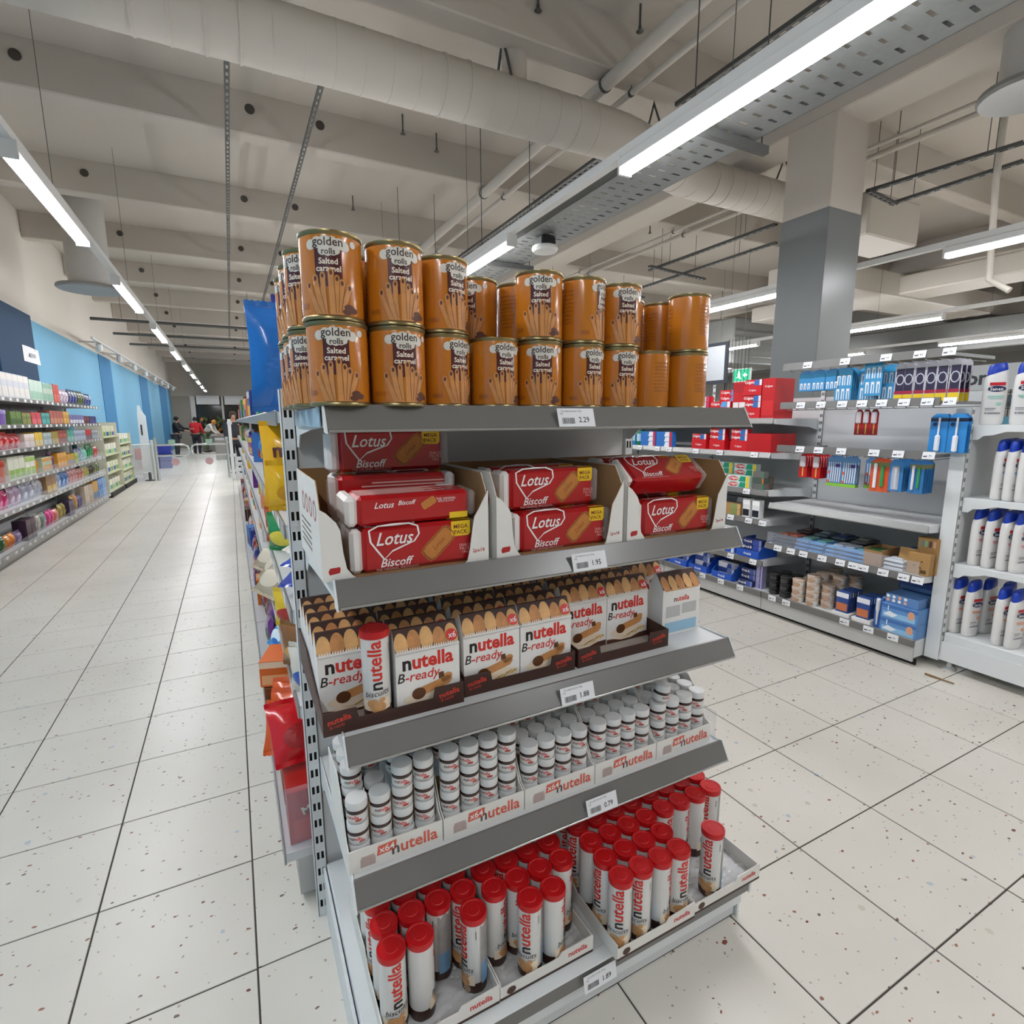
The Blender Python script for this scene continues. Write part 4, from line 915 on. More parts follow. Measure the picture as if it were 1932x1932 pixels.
# ================================================================ the aisle row behind the end unit
GX, GF = .639, .105
SH5 = [1.395, 1.105, .875, .60, .165]
GY0 = 1.475
def bay_spec(depth_front, base_front, L, levels, rail_h=.035):
    pass
def aisle_bay(k, y, L, end=False):
    t = thing('aisle_shelf_bay', 'white shelf bay of sweets facing the blue wall, %s behind the end unit' % ORD[k], 'shelf unit', Matrix.Translation((0, y, 0)), 'sweets shelf bays')
    part('spine_panel', G().box(GX-.015, GX+.015, .002, L-.002, .02, 1.44).mesh('spine_panel', WHITE2), t)
    for q in (0.002,): part('upright_post', G().box(GX-.03, GX+.03, q, q+.035, 0, 1.447).mesh('upright_post', WHITE), t)
    for s, z in zip((-1,)*5+(1,)*5, SH5+SH5):
        f = (GF if z > .2 else .04) if s < 0 else (2*GX-GF if z > .2 else 2*GX-.04)
        a, b = sorted((f, GX+s*.016)); o = part('shelf', G().box(a, b, .004, L-.004, z-.028, z).mesh('shelf', WHITE2), t)
        x = f+s*.006
        part('price_rail', G().box(min(f, x), max(f, x), .004, L-.004, z-.036, z+.004, .002).mesh('price_rail', RAILM), o)
        if s < 0 and z < 1.3:
            me = G().box(x-.0015, x-.0005, -.03, .03, -.015, .015).mesh('tag_card', PAPER)
            for q in (.16, .38, .6, .82): part('price_card', me, o, Matrix.Translation((0, q*L, z-.016)))
    part('plinth', G().box(.07, 2*GX-.07, .004, L-.004, .02, .137).mesh('plinth', PLINTH), t)
    part('bin_front', G().box(.03, .033, .004, L-.004, SH[4]+.0045, SH[4]+.2).mesh('bin_front', ACRYL), t, label='clear acrylic front of the bottom bin')
    if k == 0:
        part('bin_side', G().box(.034, .4, .0, .003, SH[4]+.0045, SH[4]+.2).mesh('bin_side', ACRYL), t, label='clear acrylic end of the bottom bin')
        for z in SH5[1:4]:
            part('bracket', G().prism([(GF, z-.005), (GF, z-.036), (.5, z-.07), (GX-.03, z-.09), (GX-.03, z-.005)], 0, .0025, 'y').mesh('bracket', WHITE), t)
    for q in (.1, L-.1): part('foot', G().lathe([(.025, 0), (.025, .008), (.01, .012), (.01, .03)], 10, (.12, q, 0)).mesh('foot', DARK), t)
for k in range(10): aisle_bay(k, GY0+k*1.0, 1.0)
SG = 'sweets on the aisle row'
def sweet(spec, nm, label, x, y, z, rz=-math.pi/2, rx=0.0, ry=0.0, cat=None): inst(spec, nm, label, cat or nm.split('_')[-1], TM((x, y, z), rz, rx, ry), SG)
S1, S2, S3, S4, S5 = SH5
# near end, each as in the photo
sweet(bag_spec(.2, .285, .07, '#1f6fc4', '#2470c2', 'B', '#e9f0f6', .05), 'sweet_bag', 'tall bright blue bag standing on the top shelf behind the tins', .155, 1.62, S1+.001, .05)
sweet(bag_spec(.18, .33, .06, '#27328a', '#5a62c0'), 'sweet_bag', 'tall dark blue bag on the top shelf behind the bright blue bag', .22, 1.74, S1+.001, .0)
sweet(bag_spec(.19, .24, .06, '#2b74c9', '#c9733a', None, c3='#e9e2d4'), 'sweet_bag', 'blue bag with orange print on the top shelf facing the aisle', .17, 1.84, S1+.001)
sweet(bag_spec(.2, .265, .07, '#f0b70a', '#e3a405', 'm&m', '#5a2010', .06), 'sweet_bag', 'yellow bag with brown letters standing upright on the second shelf', .175, 1.83, S2+.001, -.15)
sweet(bag_spec(.16, .15, .05, '#f2bd12', '#d99a06'), 'sweet_bag', 'small yellow bag in front of the larger yellow one', .16, 1.74, S2+.001, -.05)
sweet(bag_spec(.17, .2, .06, '#1e3f9e', '#e7e9ee'), 'sweet_bag', 'royal blue and white bag lying on the third shelf', .15, 1.56, S3+.034, -.6, -1.2)
sweet(bag_spec(.17, .19, .06, '#2346b0', '#c0c8e4'), 'sweet_bag', 'royal blue bag lying behind the blue and white one', .15, 1.78, S3+.034, -1.0, -1.2)
sweet(bag_spec(.17, .18, .06, '#e9e4dc', '#a33a2c'), 'sweet_bag', 'white bag with red print lying low on the third shelf', .15, 2.0, S3+.034, -1.3, -1.2)
sweet(bag_spec(.13, .17, .05, '#e4c21e', '#c79a10'), 'sweet_bag', 'narrow yellow bag leaning on the fourth shelf', .18, 1.95, S4+.02, -1.2, -.5)
sweet(box_goods(.2, .165, .14, '#b3221d', '#c23a2e')+[('brand_print', D().text('Maltesers', .034, .0, .115, .28, bold=.03).flat('brand_print', C('#efe6d8'), -.0712))], 'sweet_box', 'red card box with white diagonal lettering in the bottom bin', .155, 1.575, S5+.001, .0)
sweet(bag_spec(.2, .2, .07, '#cf1420', '#a81a1c', None, c3='#6a2a14'), 'sweet_bag', 'glossy red sharing bag leaning on the red card box', .135, 1.615, S5+.185, .12, -.75)
sweet(box_goods(.34, .125, .2, '#8a3a12', '#b8561a', None), 'sweet_box', 'brown and orange display box under the orange bags', .155, 1.86, S5+.001)
for q, (x, y) in enumerate(((.085, 1.735), (.105, 1.815), (.115, 1.895), (.12, 1.975))):
    sweet(bag_spec(.17, .17, .045, '#e0580c', '#b8420a', "Reese's", '#f3c313', .042, '#5a2410'), 'sweet_bag', 'orange bag with yellow lettering above the bottom bin, %s from the end unit' % ORD[q], x, y, S5+.145, -.35, -.45)
sweet(box_goods(.12, .1, .16, '#e06a18', '#f0b27a', None, band='#f6d9b8'), 'sweet_box', 'orange and white box behind the heap of orange bags', .1, 2.12, S5+.24, -.3)
sweet(box_goods(.16, .235, .2, '#7a4a2a', '#9a6a3a'), 'sweet_box', 'brown box carrying the orange and white box', .13, 2.13, S5+.001)
for q in range(6):
    sweet(bag_spec(.15, .14, .05, '#3f97dc', '#e6f2fa', None, c3='#2b6fc0'), 'sweet_bag', 'light blue bag stacked in the bottom bin, %s of six' % ORD[q], .085+.05*(q % 2), 2.36+.14*(q % 3), S5+.06+.15*(q//3), -1.3, -.7)
for q, (x, y, z) in enumerate(((-.0, 2.46, .16), (.03, 2.68, .17), (.01, 2.9, .15))):
    sweet(bag_spec(.22, .2, .08, '#b8a78c', '#d9cdb6'), 'sweet_bag', 'beige see-through bag hanging over the shelf edge, %s of three' % ORD[q], x+.06, y, S4+.034, -1.2, -.9)
nearg = [('#d9d3c6', '#2f5fb8', 'white and blue', .15, 1.53, S4), ('#8a5a2a', '#d8a84a', 'brown and gold', .17, 1.72, S4), ('#e3c022', '#b0302a', 'yellow and red', .16, 2.1, S4), ('#3a2018', '#8a5a3a', 'dark chocolate brown', .15, 1.98, S2), ('#5a3a8a', '#8a6ac0', 'violet', .16, 2.06, S2), ('#2f8a4a', '#e6d24a', 'green', .15, 2.2, S3), ('#b84a2a', '#e6b27a', 'rust orange', .15, 2.36, S3)]
for c1, c2, nm, w_, y, z in nearg: sweet(bag_spec(w_, .15, .06, c1, c2), 'sweet_bag', '%s bag standing near the end of the aisle row' % nm, .15, y, z+.0012, -.75)
# filling the shelves away from the end
PALB = [('#b0202a', 'red'), ('#6d2a86', 'purple'), ('#2c3f8f', 'navy'), ('#e3b81e', 'yellow'), ('#4a2a1c', 'brown'), ('#2f8a4a', 'green'), ('#e07a1c', 'orange'), ('#d9d4c8', 'white'), ('#3f7fc8', 'blue'), ('#8a2430', 'dark red'), ('#caa06a', 'tan')]
rn = random.Random(11); used = {}
for li, z in enumerate(SH5):
    y = 2.15 if li == 0 else 2.22 if li == 1 else (2.5 if li == 2 else (3.1 if li == 3 else 2.95))
    k = 0; prev = 'the end goods'
    while y < 11.2:
        near = y < 6
        w_ = rn.choice((.15, .18, .21)) if near else rn.choice((.3, .36)); h_ = rn.choice((.14, .17, .19)) if li else rn.choice((.18, .22))
        c, cn = rn.choice(PALB); c2, _ = rn.choice(PALB)
        kind = 'bag' if rn.random() < .55 else 'box'
        x = .165+rn.uniform(0, .03)
        if li == 4: x -= .06
        sp = bag_spec(w_, h_, .06, c, c2) if kind == 'bag' else box_goods(w_, h_, .09, c, c2, None, band=rn.choice(PALB)[0])
        if y+w_ < 11.3:
            lab = '%s %s of sweets, %s shelf of the aisle row, after %s' % (cn, kind, ('top', 'second', 'third', 'fourth', 'lowest')[li], prev); prev = 'a %s %s' % (cn, kind)
            inst(sp, 'sweet_'+kind, lab, kind, TM((x, y+w_/2, z+.0012), -math.pi/2+rn.uniform(-.1, .1)*near), SG)
        y += w_+.02; k += 1
# ================================================================ the shelf row at the right: dental care, with its own end unit
RB = [(1.475, 2.455), (2.455, 3.435), (3.435, 4.415), (4.415, 5.4)]
RXF, RXB = 3.26, 3.75
def right_base(k, y0, y1, shelves, xf=RXF):
    t = thing('dental_shelf_bay', 'white shelf bay of dental care, %s from its white end panel' % ORD[k], 'shelf unit', None, 'dental shelf bays')
    part('back_panel', G().box(RXB, RXB+.03, y0+.002, y1-.002, .02, 1.52).mesh('back_panel', WHITE2), t)
    o = part('upright_post', slotted_plate(.03, 0, 1.66).mesh('post_plate', WHITE), t, Matrix.Translation((RXB-.012, y1-.001, 0)) @ Matrix.Rotation(-math.pi/2, 4, 'Z'))
    part('slot_shade', G().box(RXB-.009, RXB-.002, y1-.029, y1-.004, 0, 1.65).mesh('slot_shade', SLOT), t)  # painted shade behind this post's slots
    part('base_deck', G().box(xf+.02, RXB-.013, y0+.003, y1-.003, .05, .15).mesh('base_deck', WHITE), t)
    part('base_rail', G().box(xf, xf+.02, y0+.003, y1-.003, .115, .158, .002).mesh('base_rail', RAIL), t)
    part('plinth', G().box(xf+.008, xf+.02, y0+.003, y1-.003, .03, .114).mesh('plinth', PLINTH), t)
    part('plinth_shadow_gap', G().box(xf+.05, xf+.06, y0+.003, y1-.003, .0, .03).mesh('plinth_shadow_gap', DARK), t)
    for z, f, m in shelves:
        o = part('shelf', G().box(f+.006, RXB-.013, y0+.006, y1-.006, z-.03, z).mesh('shelf', WHITE2), t)
        part('price_rail', G().prism([(f, z+.004), (f+.006, z+.004), (f+.006, z-.034), (f-.008, z-.036), (f-.009, z-.03)], y0+.006, y1-.006, 'y').mesh('price_rail', m), o)
        for q in (y0+.005, y1-.0075):
            part('bracket', fix_normals(G().prism([(f+.012, z-.003), (f+.012, z-.036), (RXB-.1, z-.06), (RXB-.013, z-.08), (RXB-.013, z-.003)], q, q+.0025, 'y').mesh('bracket', WHITE)), o)
    return t
B1 = right_base(0, *RB[0], [(.797, RXF+.01, RAILM), (.517, RXF, RAIL)])
TS = [1.372, 1.138, .875, .667, .375]
B2 = right_base(1, *RB[1], [(z, RXF, RAILM if z > 1.1 else RAIL) for z in TS])
B3 = right_base(2, *RB[2], [(z, RXF, RAILM if z > 1.1 else RAIL) for z in TS])
B4 = right_base(3, *RB[3], [(z, RXF, RAILM if z > 1.1 else RAIL) for z in TS])
part('tray_front', G().box(RXF-.004, RXF-.002, RB[0][0]+.02, RB[0][1]-.02, .522, .6).mesh('tray_front', ACRYL), B1, label='clear acrylic tray front')
for q in (.25, .5, .75): part('tray_divider', G().box(RXF, RXB-.1, RB[0][0]+q*.98, RB[0][0]+q*.98+.002, .519, .6).mesh('tray_divider', ACRYL), B1, label='clear acrylic tray divider')
# hook rails on the first bay
HB = [(1.70, RXF-.02), (1.455, RXF-.02), (1.178, RXF-.02)]
for z, f in HB:
    o = part('hook_rail', G().prism([(f-.008, z+.022), (f, z+.022), (f+.004, z-.02), (f-.012, z-.022)], RB[0][0]+.01, RB[0][1]-.06, 'y').mesh('hook_rail', RAIL), B1)
    part('rail_arm', G().box(f, RXB, RB[0][0]+.012, RB[0][0]+.02, z-.012, z+.004).mesh('rail_arm', GALV), o); part('rail_arm', G().box(f, RXB, RB[0][1]-.075, RB[0][1]-.067, z-.012, z+.004).mesh('rail_arm', GALV), o)
    for k in range(14):
        y = RB[0][0]+.05+k*.064
        part('hook', G().tube([(RXB, y, z-.02), (f+.03, y, z-.03), (f+.012, y, z-.022)], .0025, 5).mesh('hook', GALV), o)
# price tags along the rails
TSP = {}
def small_tag(x, y, z, label, rz=-math.pi/2, tilt=-.2, p='1.79'):
    if p not in TSP:
        TSP[p] = [('tag_card', G().box(-.029, .029, -.0006, .0006, -.019, .019).mesh('tag_card', PAPER)), ('price_print', D().text(p, .016, .003, -.003, bold=.01, res=1).rect(-.024, -.008, -.009, -.002).flat('price_print', mat('#4a4a52', .5, var=0), -.0009))]
    inst(TSP[p], 'price_tag', label, 'price tag', TM((x, y, z), rz, tilt), 'dental shelf price tags')
def tags(ys, x, z, lab, ref='from the white end panel', tilt=-.2):
    for k, y in enumerate(sorted(ys)): small_tag(x, y, z, 'small price tag on %s, %s %s' % (lab, ORD[k], ref), tilt=tilt, p=('1.79', '3.49', '2.99')[k % 3])
def ys_from(us, v, x): return [at(u, v, 'x', x).y for u in us]
tags(ys_from((1525, 1595, 1672, 1735, 1790), 670, RXF-.035), RXF-.0335, 1.70, 'upper hook rail')
tags(ys_from((1510, 1548, 1588, 1625, 1662, 1704, 1748, 1790), 768, RXF-.035), RXF-.0335, 1.455, 'middle hook rail')
tags(ys_from((1508, 1543, 1586, 1648, 1694, 1752), 858, RXF-.035), RXF-.0335, 1.178, 'lower hook rail')
tags(ys_from((1465, 1490, 1514, 1550, 1585, 1610, 1630, 1668, 1708, 1735), 1060, RXF-.012), RXF-.0105, .500, 'acrylic tray shelf')
tags(ys_from((1453, 1480, 1593, 1640, 1688), 1170, RXF-.003), RXF-.0018, .137, 'base rail of the first bay', tilt=0)
tags(ys_from((1325, 1360, 1397), 1090, RXF-.003), RXF-.0018, .137, 'base rail of the second bay', tilt=0)
for zz, us, nm in ((1.372, (1452,), 'top toothpaste shelf'), (1.138, (1205, 1238, 1260, 1310, 1355, 1420), 'second toothpaste shelf'), (.875, (1410,), 'third toothpaste shelf'), (.667, (1383, 1418, 1445), 'fourth toothpaste shelf'), (.375, (1388, 1432), 'fifth toothpaste shelf')):
    tags([y for y in ys_from(us, 900, RXF-.012) if y > 2.46], RXF-.0115, zz-.016, nm)
FX = -math.pi/2
DG = 'dental care goods'
def rgood(spec, nm, label, cat, y, z, x=None, rz=FX, rx=0.0, ry=0.0, grp=DG): return inst(spec, nm, label, cat, TM((x if x is not None else RXF+.06, y, z), rz, rx, ry), grp)
# toothpaste cartons: long faces to the aisle
def paste(c1, c2, c3, txt, w_=.19, h_=.042, d_=.05):
    key = ('paste', c1, c2, c3, txt, w_, h_)
    if key in _SP: return _SP[key]
    y = -d_/2-.0005; P = [('carton', G().box(-w_/2, w_/2, -d_/2, d_/2, 0, h_, .001).mesh('carton', C(c1)))]
    if c2: P.append(('front_print', D().poly([(w_*.02, h_*.04), (w_*.34, h_*.04), (w_*.34, h_*.96), (w_*.1, h_*.96)]).flat('front_print', C(c2), y)))
    if c3: P.append(('end_print', D().rect(w_*.36, w_*.495, h_*.03, h_*.97).flat('end_print', C(c3), y)))
    if txt: P.append(('brand_print', D().text(txt, h_*.62, -w_*.22, h_*.52, bold=.03, res=1).flat('brand_print', C('#f4f1ee'), y-.0003)))
    _SP[key] = P; return P
def stack(spec, nm, lab, cat, ys, z, n, dz, x=None, rows=1, dx=.055):
    for i, y in enumerate(ys):
        for r in range(rows):
            for l in range(n if not isinstance(n, (list, tuple)) else n[i]):
                rgood(spec, nm, lab % {'s': ORD[i], 'l': ORD[l], 'r': ('front', 'second', 'third')[r]}, cat, y, z+.001+l*dz, (x or RXF+.045)+r*dx)
EP = 'from the end panel'
P_RW = paste('#d8121c', '#e9e4e6', '#c63a6a', 'Colgate'); P_RB = paste('#d8161e', '#5aa0dc', '#e8eef4', 'Colgate'); P_RG = paste('#cfe6df', '#1f9a7a', '#f0d020', 'Colgate'); P_RR = paste('#c8101a', '#e04a44', '#b00c14', 'Colgate')
P_BW = paste('#2f74c4', '#eef2f6', '#d8283a', None); P_DB = paste('#1d2f6e', '#3c56b0', '#8a93c8', 'Oral-B'); P_LV = paste('#b9b4dc', '#4a4aa0', '#e4e2f2', 'Oral-B')
# red lettering sits on a red oval for the pale green cartons
_ov = D().ell(-.19*.22, .021, .046, .016, 18).flat('brand_oval', C('#d8121c'), -.0257); P_RG.insert(1, ('brand_oval', _ov))
# top shelf of bay two
stack(P_RW, 'toothpaste_box', 'red and pink toothpaste box on the top shelf, %(l)s layer of %(s)s stack', 'toothpaste', (3.34, 3.14), 1.372, (4, 4), .0425)
stack(P_RB, 'toothpaste_box', 'red and light blue toothpaste box on the top shelf, %(l)s layer, %(s)s stack', 'toothpaste', (2.94,), 1.372, (3,), .0425, rows=1)
stack(P_RB, 'toothpaste_box', 'red and light blue toothpaste box set back, %(l)s layer, %(s)s stack', 'toothpaste', (2.9,), 1.372, (5,), .0425, x=RXF+.1)
TRR = box_goods(.1, .27, .2, '#c3131b', '#d42a2a', 'Colgate', '#f4eeee', None, .8, '#b01018', .02)
rgood(TRR, 'display_carton', 'tall plain red toothpaste carton beside the interdental packs on the top shelf', 'carton', 2.53, 1.373, RXF+.12)
def hole_tray(y, z, lab, n=2):
    sp = box_goods(.145, .075, .16, '#cf1620', None, 'Colgate', '#f2dcdc', None, .45, None, .02)
    rgood(sp, 'display_carton', lab+', lower tray', 'carton', y, z+.001, RXF+.1)
    sp2 = paste('#cf1620', '#2f6fb8', '#e9e6ea', 'Colgate', .14)
    for l in range(n): rgood(sp2, 'toothpaste_box', lab+', %s box on its tray' % ORD[l], 'toothpaste', y, z+.0765+l*.0425, RXF+.05)
hole_tray(2.66, 1.372, 'red toothpaste on top shelf near the interdental packs', 2)
rgood(box_goods(.145, .065, .16, '#d01620', None, 'Colgate', '#f2dcdc', None, .5, None, .02), 'display_carton', 'red toothpaste tray placed on top of the near tray', 'carton', 2.66, 1.372+.163, RXF+.1)
rgood(paste('#d01620', '#2f6fb8', '#e9e6ea', 'Colgate', .14), 'toothpaste_box', 'red toothpaste box lying in the uppermost near tray', 'toothpaste', 2.66, 1.372+.2285, RXF+.05)
SQR = box_goods(.055, .26, .05, '#c9141c', '#e9e4e4', None, band='#b0101a')
for k, y in enumerate((2.745, 2.80)): rgood(SQR, 'display_carton', 'narrow red and white upright carton on the top toothpaste shelf, %s from the red tray' % ORD[k], 'carton', y, 1.373, RXF+.05)
# second shelf of bays two and three
for k, y in enumerate((2.58, 2.75, 2.95, 3.13)):
    if k == 0: rgood(box_goods(.2, .13, .26, '#bb1119', None, None, side='#a80d14'), 'display_carton', 'large plain red carton on the second toothpaste shelf', 'carton', y, 1.139, RXF+.15)
    else: hole_tray(y, 1.138, 'red toothpaste on second shelf, %s tray past the large carton' % ORD[k-1], (2, 2, 1)[k-1])
for i, y in enumerate((3.52, 3.72)):
    for l in range(3): rgood(P_BW, 'toothpaste_box', 'blue and white toothpaste box, %s layer, %s stack after the red trays' % (ORD[l], ORD[i]), 'toothpaste', y, 1.139+l*.0425, RXF+.045)
for k, (y, c) in enumerate(((3.86, '#1c7a4a'), (3.95, '#2a8ad0'), (4.04, '#1f5fc0'), (4.13, '#2a7ac8'), (4.22, '#1c4aa8'))):
    rgood(bottle_goods(.035, .19, c, '#1a3f8a', '#bfe0f0'), 'mouthwash_bottle', '%s mouthwash bottle on the second shelf, %s from the blue and white boxes' % ('green' if k == 0 else 'blue', ORD[k]), 'bottle', y, 1.139, RXF+.06)
rgood(box_goods(.07, .18, .07, '#e6e6ea', '#3a4a6a', None), 'dental_carton', 'white upright carton next to the blue mouthwash bottles', 'carton', 4.33, 1.139)
for k in range(3): rgood(bottle_goods(.038, .2, '#12323a', '#0e2830', '#1c5a58'), 'mouthwash_bottle', 'very dark green mouthwash bottle, %s beyond the white carton' % ORD[k], 'bottle', 4.47+k*.09, 1.139, RXF+.06)
# third shelf
stack(P_RG, 'toothpaste_box', 'pale green toothpaste box with red oval, %(l)s layer, %(s)s stack, %(r)s row', 'toothpaste', (2.73, 2.94), .875, (2, 2), .0425, rows=1)
stack(P_RG, 'toothpaste_box', 'pale green toothpaste box set back, %(l)s layer, %(s)s stack', 'toothpaste', (2.73, 2.94), .875, (4, 4), .0425, x=RXF+.11)
for k in range(5): rgood(paste(('#6a6a66', '#4a5a52', '#70706a', '#5a5a56', '#6d5a4a')[k], None, '#e07a2a' if k % 2 else '#3a8a6a', None, .09), 'toothpaste_box', 'grey-brown small toothpaste box beside the pale green ones, %s layer' % ORD[k], 'toothpaste', 2.565, .876+(k % 3)*.0425, RXF+.05+(k//3)*.06)
# fourth shelf
stack(paste('#e9e9e4', '#4a8a3a', '#a88a5a', None), 'toothpaste_box', 'white and green toothpaste box on the fourth shelf, %(l)s layer', 'toothpaste', (3.0,), .667, (1,), .0425)
stack(paste('#b08a58', '#8a9a5a', '#c8a878', None), 'toothpaste_box', 'brown card toothpaste box on the fourth shelf, %(l)s layer', 'toothpaste', (2.79,), .667, (2,), .0425)
stack(paste('#3a4046', '#8a8f92', '#c8ccd0', None), 'toothpaste_box', 'dark grey toothpaste box at the back of the fourth shelf, %(l)s layer, %(s)s stack', 'toothpaste', (2.79, 3.0), .667, (3, 3), .0425, x=RXF+.11)
for k, y in enumerate((2.56, 2.64)): rgood(box_goods(.06, .13, .05, '#ececec', '#1c2030', None, band='#ffffff'), 'whitening_box', 'white and black upright box on the fourth shelf, %s from the hook rails' % ORD[k], 'box', y, .668, RXF+.04)
# fifth shelf: blue trays
def blue_tray(y, z, lab, w_=.19, d_=.2):
    key = ('btray', w_)
    if key not in _SP:
        m = C('#1f56c0'); P = [('front_wall', G().box(-w_/2, w_/2, -d_/2, -d_/2+.003, 0, .055).mesh('front_wall', m), [('brand_print', D().text('Oral-B', .024, 0, .028, bold=.03, res=1).flat('brand_print', PRW, -d_/2-.0006))])]
        for x in (-w_/2, w_/2-.003): P.append(('side_wall', fix_normals(G().prism([(-d_/2+.003, 0), (-d_/2+.003, .055), (0, .13), (d_/2, .13), (d_/2, 0)], x, x+.003, 'x').mesh('side_wall', m))))
        P.append(('floor_panel', G().box(-w_/2+.003, w_/2-.003, -d_/2+.003, d_/2, 0, .002).mesh('floor_panel', CARDW)))
        _SP[key] = P
    rgood(_SP[key], 'display_tray', lab, 'tray', y, z+.001, RXF+.11)
DBP = paste('#2b4590', '#6f86c8', '#d9def0', None, .15, .04); DBW = paste('#e4e6f0', '#2b4590', '#8a95c8', None, .15, .04)
blue_tray(2.6, .375, 'blue display tray on the fifth toothpaste shelf')
for l in range(3): rgood(paste('#1d2f6e', '#3c56b0', '#8a93c8', 'Oral-B', .16), 'toothpaste_box', 'dark blue toothpaste box in the fifth-shelf tray, %s layer' % ORD[l], 'toothpaste', 2.6, .379+l*.0425, RXF+.08)
for k, y in enumerate((2.76, 2.85)): rgood(paste('#2a55b8', '#dfe6f4', None, None, .085), 'toothpaste_box', 'small royal blue box beside the fifth-shelf tray, %s from it' % ORD[k], 'toothpaste', y, .376, RXF+.05)
for k, (y, n) in enumerate(((2.82, 3), (3.06, 4), (3.28, 4), (3.52, 4))):
    blue_tray(y, .15, 'blue display tray on the base deck, %s from the dark blue boxes' % ORD[k])
    for l in range(n): rgood(DBP if (k+l) % 2 else DBW, 'toothpaste_box', '%s dental box in base tray, %s layer, %s tray from the dark boxes' % ('royal blue' if (k+l) % 2 else 'white', ORD[l], ORD[k]), 'toothpaste', y, .154+l*.0405, RXF+.085)
for l in range(3): rgood(paste('#1c2c62', '#4a62b0', '#8a93c8', 'Oral-B', .12), 'toothpaste_box', 'dark navy toothpaste box stacked at the end of the base trays, %s layer' % ORD[l], 'toothpaste', 2.62, .151+l*.0425+(0 if l == 0 else .0), RXF+.06+(.0 if l == 0 else .03))
for l in range(4): rgood(paste('#b4b0dc', '#7a74c0', '#dcdaf0', None, .05), 'toothpaste_box', 'lilac toothpaste box end beside the navy stack, %s layer' % ORD[l], 'toothpaste', 2.53, .151+l*.0425, RXF+.09)
# jars on the base deck of the first bay
TBK = tub_goods(.038, .05, '#141414', '#1d1d1e', '#3a3a3a'); TBE = tub_goods(.04, .052, '#e8e4de', '#d2bba8', '#bb9a80')
def tubs(sp, lab, pts, dz):
    for i, (y, x, n) in enumerate(pts):
        for l in range(n): rgood(sp, 'cosmetic_tub', lab % (ORD[l], ORD[i]), 'tub', y, .1505+l*dz, x)
tubs(TBK, 'black cosmetic tub, %s layer, %s stack from the navy boxes', [(2.4, RXF+.07, 3), (2.31, RXF+.06, 3), (2.38, RXF+.16, 3), (2.29, RXF+.155, 3)], .0505)
tubs(TBE, 'white and beige cosmetic tub, %s layer, %s stack from the black tubs', [(2.215, RXF+.06, 3), (2.12, RXF+.07, 4), (2.12, RXF+.16, 4), (2.04, RXF+.11, 3), (2.03, RXF+.2, 4), (2.1, RXF+.25, 4), (1.98, RXF+.29, 4), (2.14, RXF+.34, 4), (2.2, RXF+.15, 3)], .0525)
# whitening packs, brushes and boxes at the near end of the base deck
WPK = box_goods(.018, .13, .075, '#24407e', None, None); WPF = box_goods(.075, .13, .018, '#2a4a8c', '#c9744a', None, band='#e6e8ee')
for k in range(2):
    y = 1.9-k*.125
    rgood(box_goods(.11, .03, .17, '#e8e6e4', None, None, side='#e09a86'), 'display_tray', 'white card tray of dark blue whitening packs, %s from the beige tubs' % ORD[k], 'tray', y, .151, RXF+.1)
    for q in range(6): rgood(WPF, 'whitening_pack', 'dark blue whitening pack, %s in %s tray from the beige tubs' % (ORD[q], ORD[k]), 'pack', y+.002*(q % 2), .182, RXF+.035+q*.026)
for k in range(4): rgood([('tube_card', G().box(-.022, .022, -.012, .012, 0, .18, .004).mesh('tube_card', C('#3a6ab8'))), ('white_brush', G().lathe([(.004, .02), (.007, .1), (.011, .115), (.011, .175), (.006, .18)], 10, (0, -.018, 0)).mesh('white_brush', C('#eceae8'), True))], 'dental_brush', 'white handled brush on a blue card, %s from the whitening packs' % ORD[k], 'brush', 1.694, .151, RXF+.05+.06*k)
BBX = box_goods(.19, .085, .26, '#5f8fc8', '#8fc0e4', None, band='#3f6fae')
PHX = [('face_print', D().ell(.062, .048, .018, .024, 14).flat('face_print', C('#d8a07e'), -.1315)), ('tray_picture', D().poly([(-.08, .02), (-.03, .012), (-.005, .03), (-.05, .045)]).rect(-.06, -.055, .045, .075).flat('tray_picture', C('#e6eef4'), -.1312))]
for l in range(2): rgood(BBX+PHX, 'whitening_box', 'large sky blue whitening box with a face print, %s one' % ('lower', 'upper')[l], 'box', 1.573, .151+l*.0855, RXF+.145)
DOT = [('dot_print', D().ell(-.07+.03*(k % 4), .02+.022*(k//4), .009, .009, 12).flat('dot_print', C(('#ecebea', '#e8a890')[(k*5) % 3 == 0]), -.1013)) for k in range(8)]
rgood(box_goods(.17, .055, .2, '#5c86bc', None, None)+DOT, 'whitening_box', 'sky blue box with round dots lying on the large blue boxes', 'box', 1.575, .151+.1712, RXF+.13)
rgood(box_goods(.2, .06, .18, '#2f4f96', '#5c86bc', None), 'whitening_box', 'dark blue flat box behind the dotted box', 'box', 1.58, .151+.2275, RXF+.28)
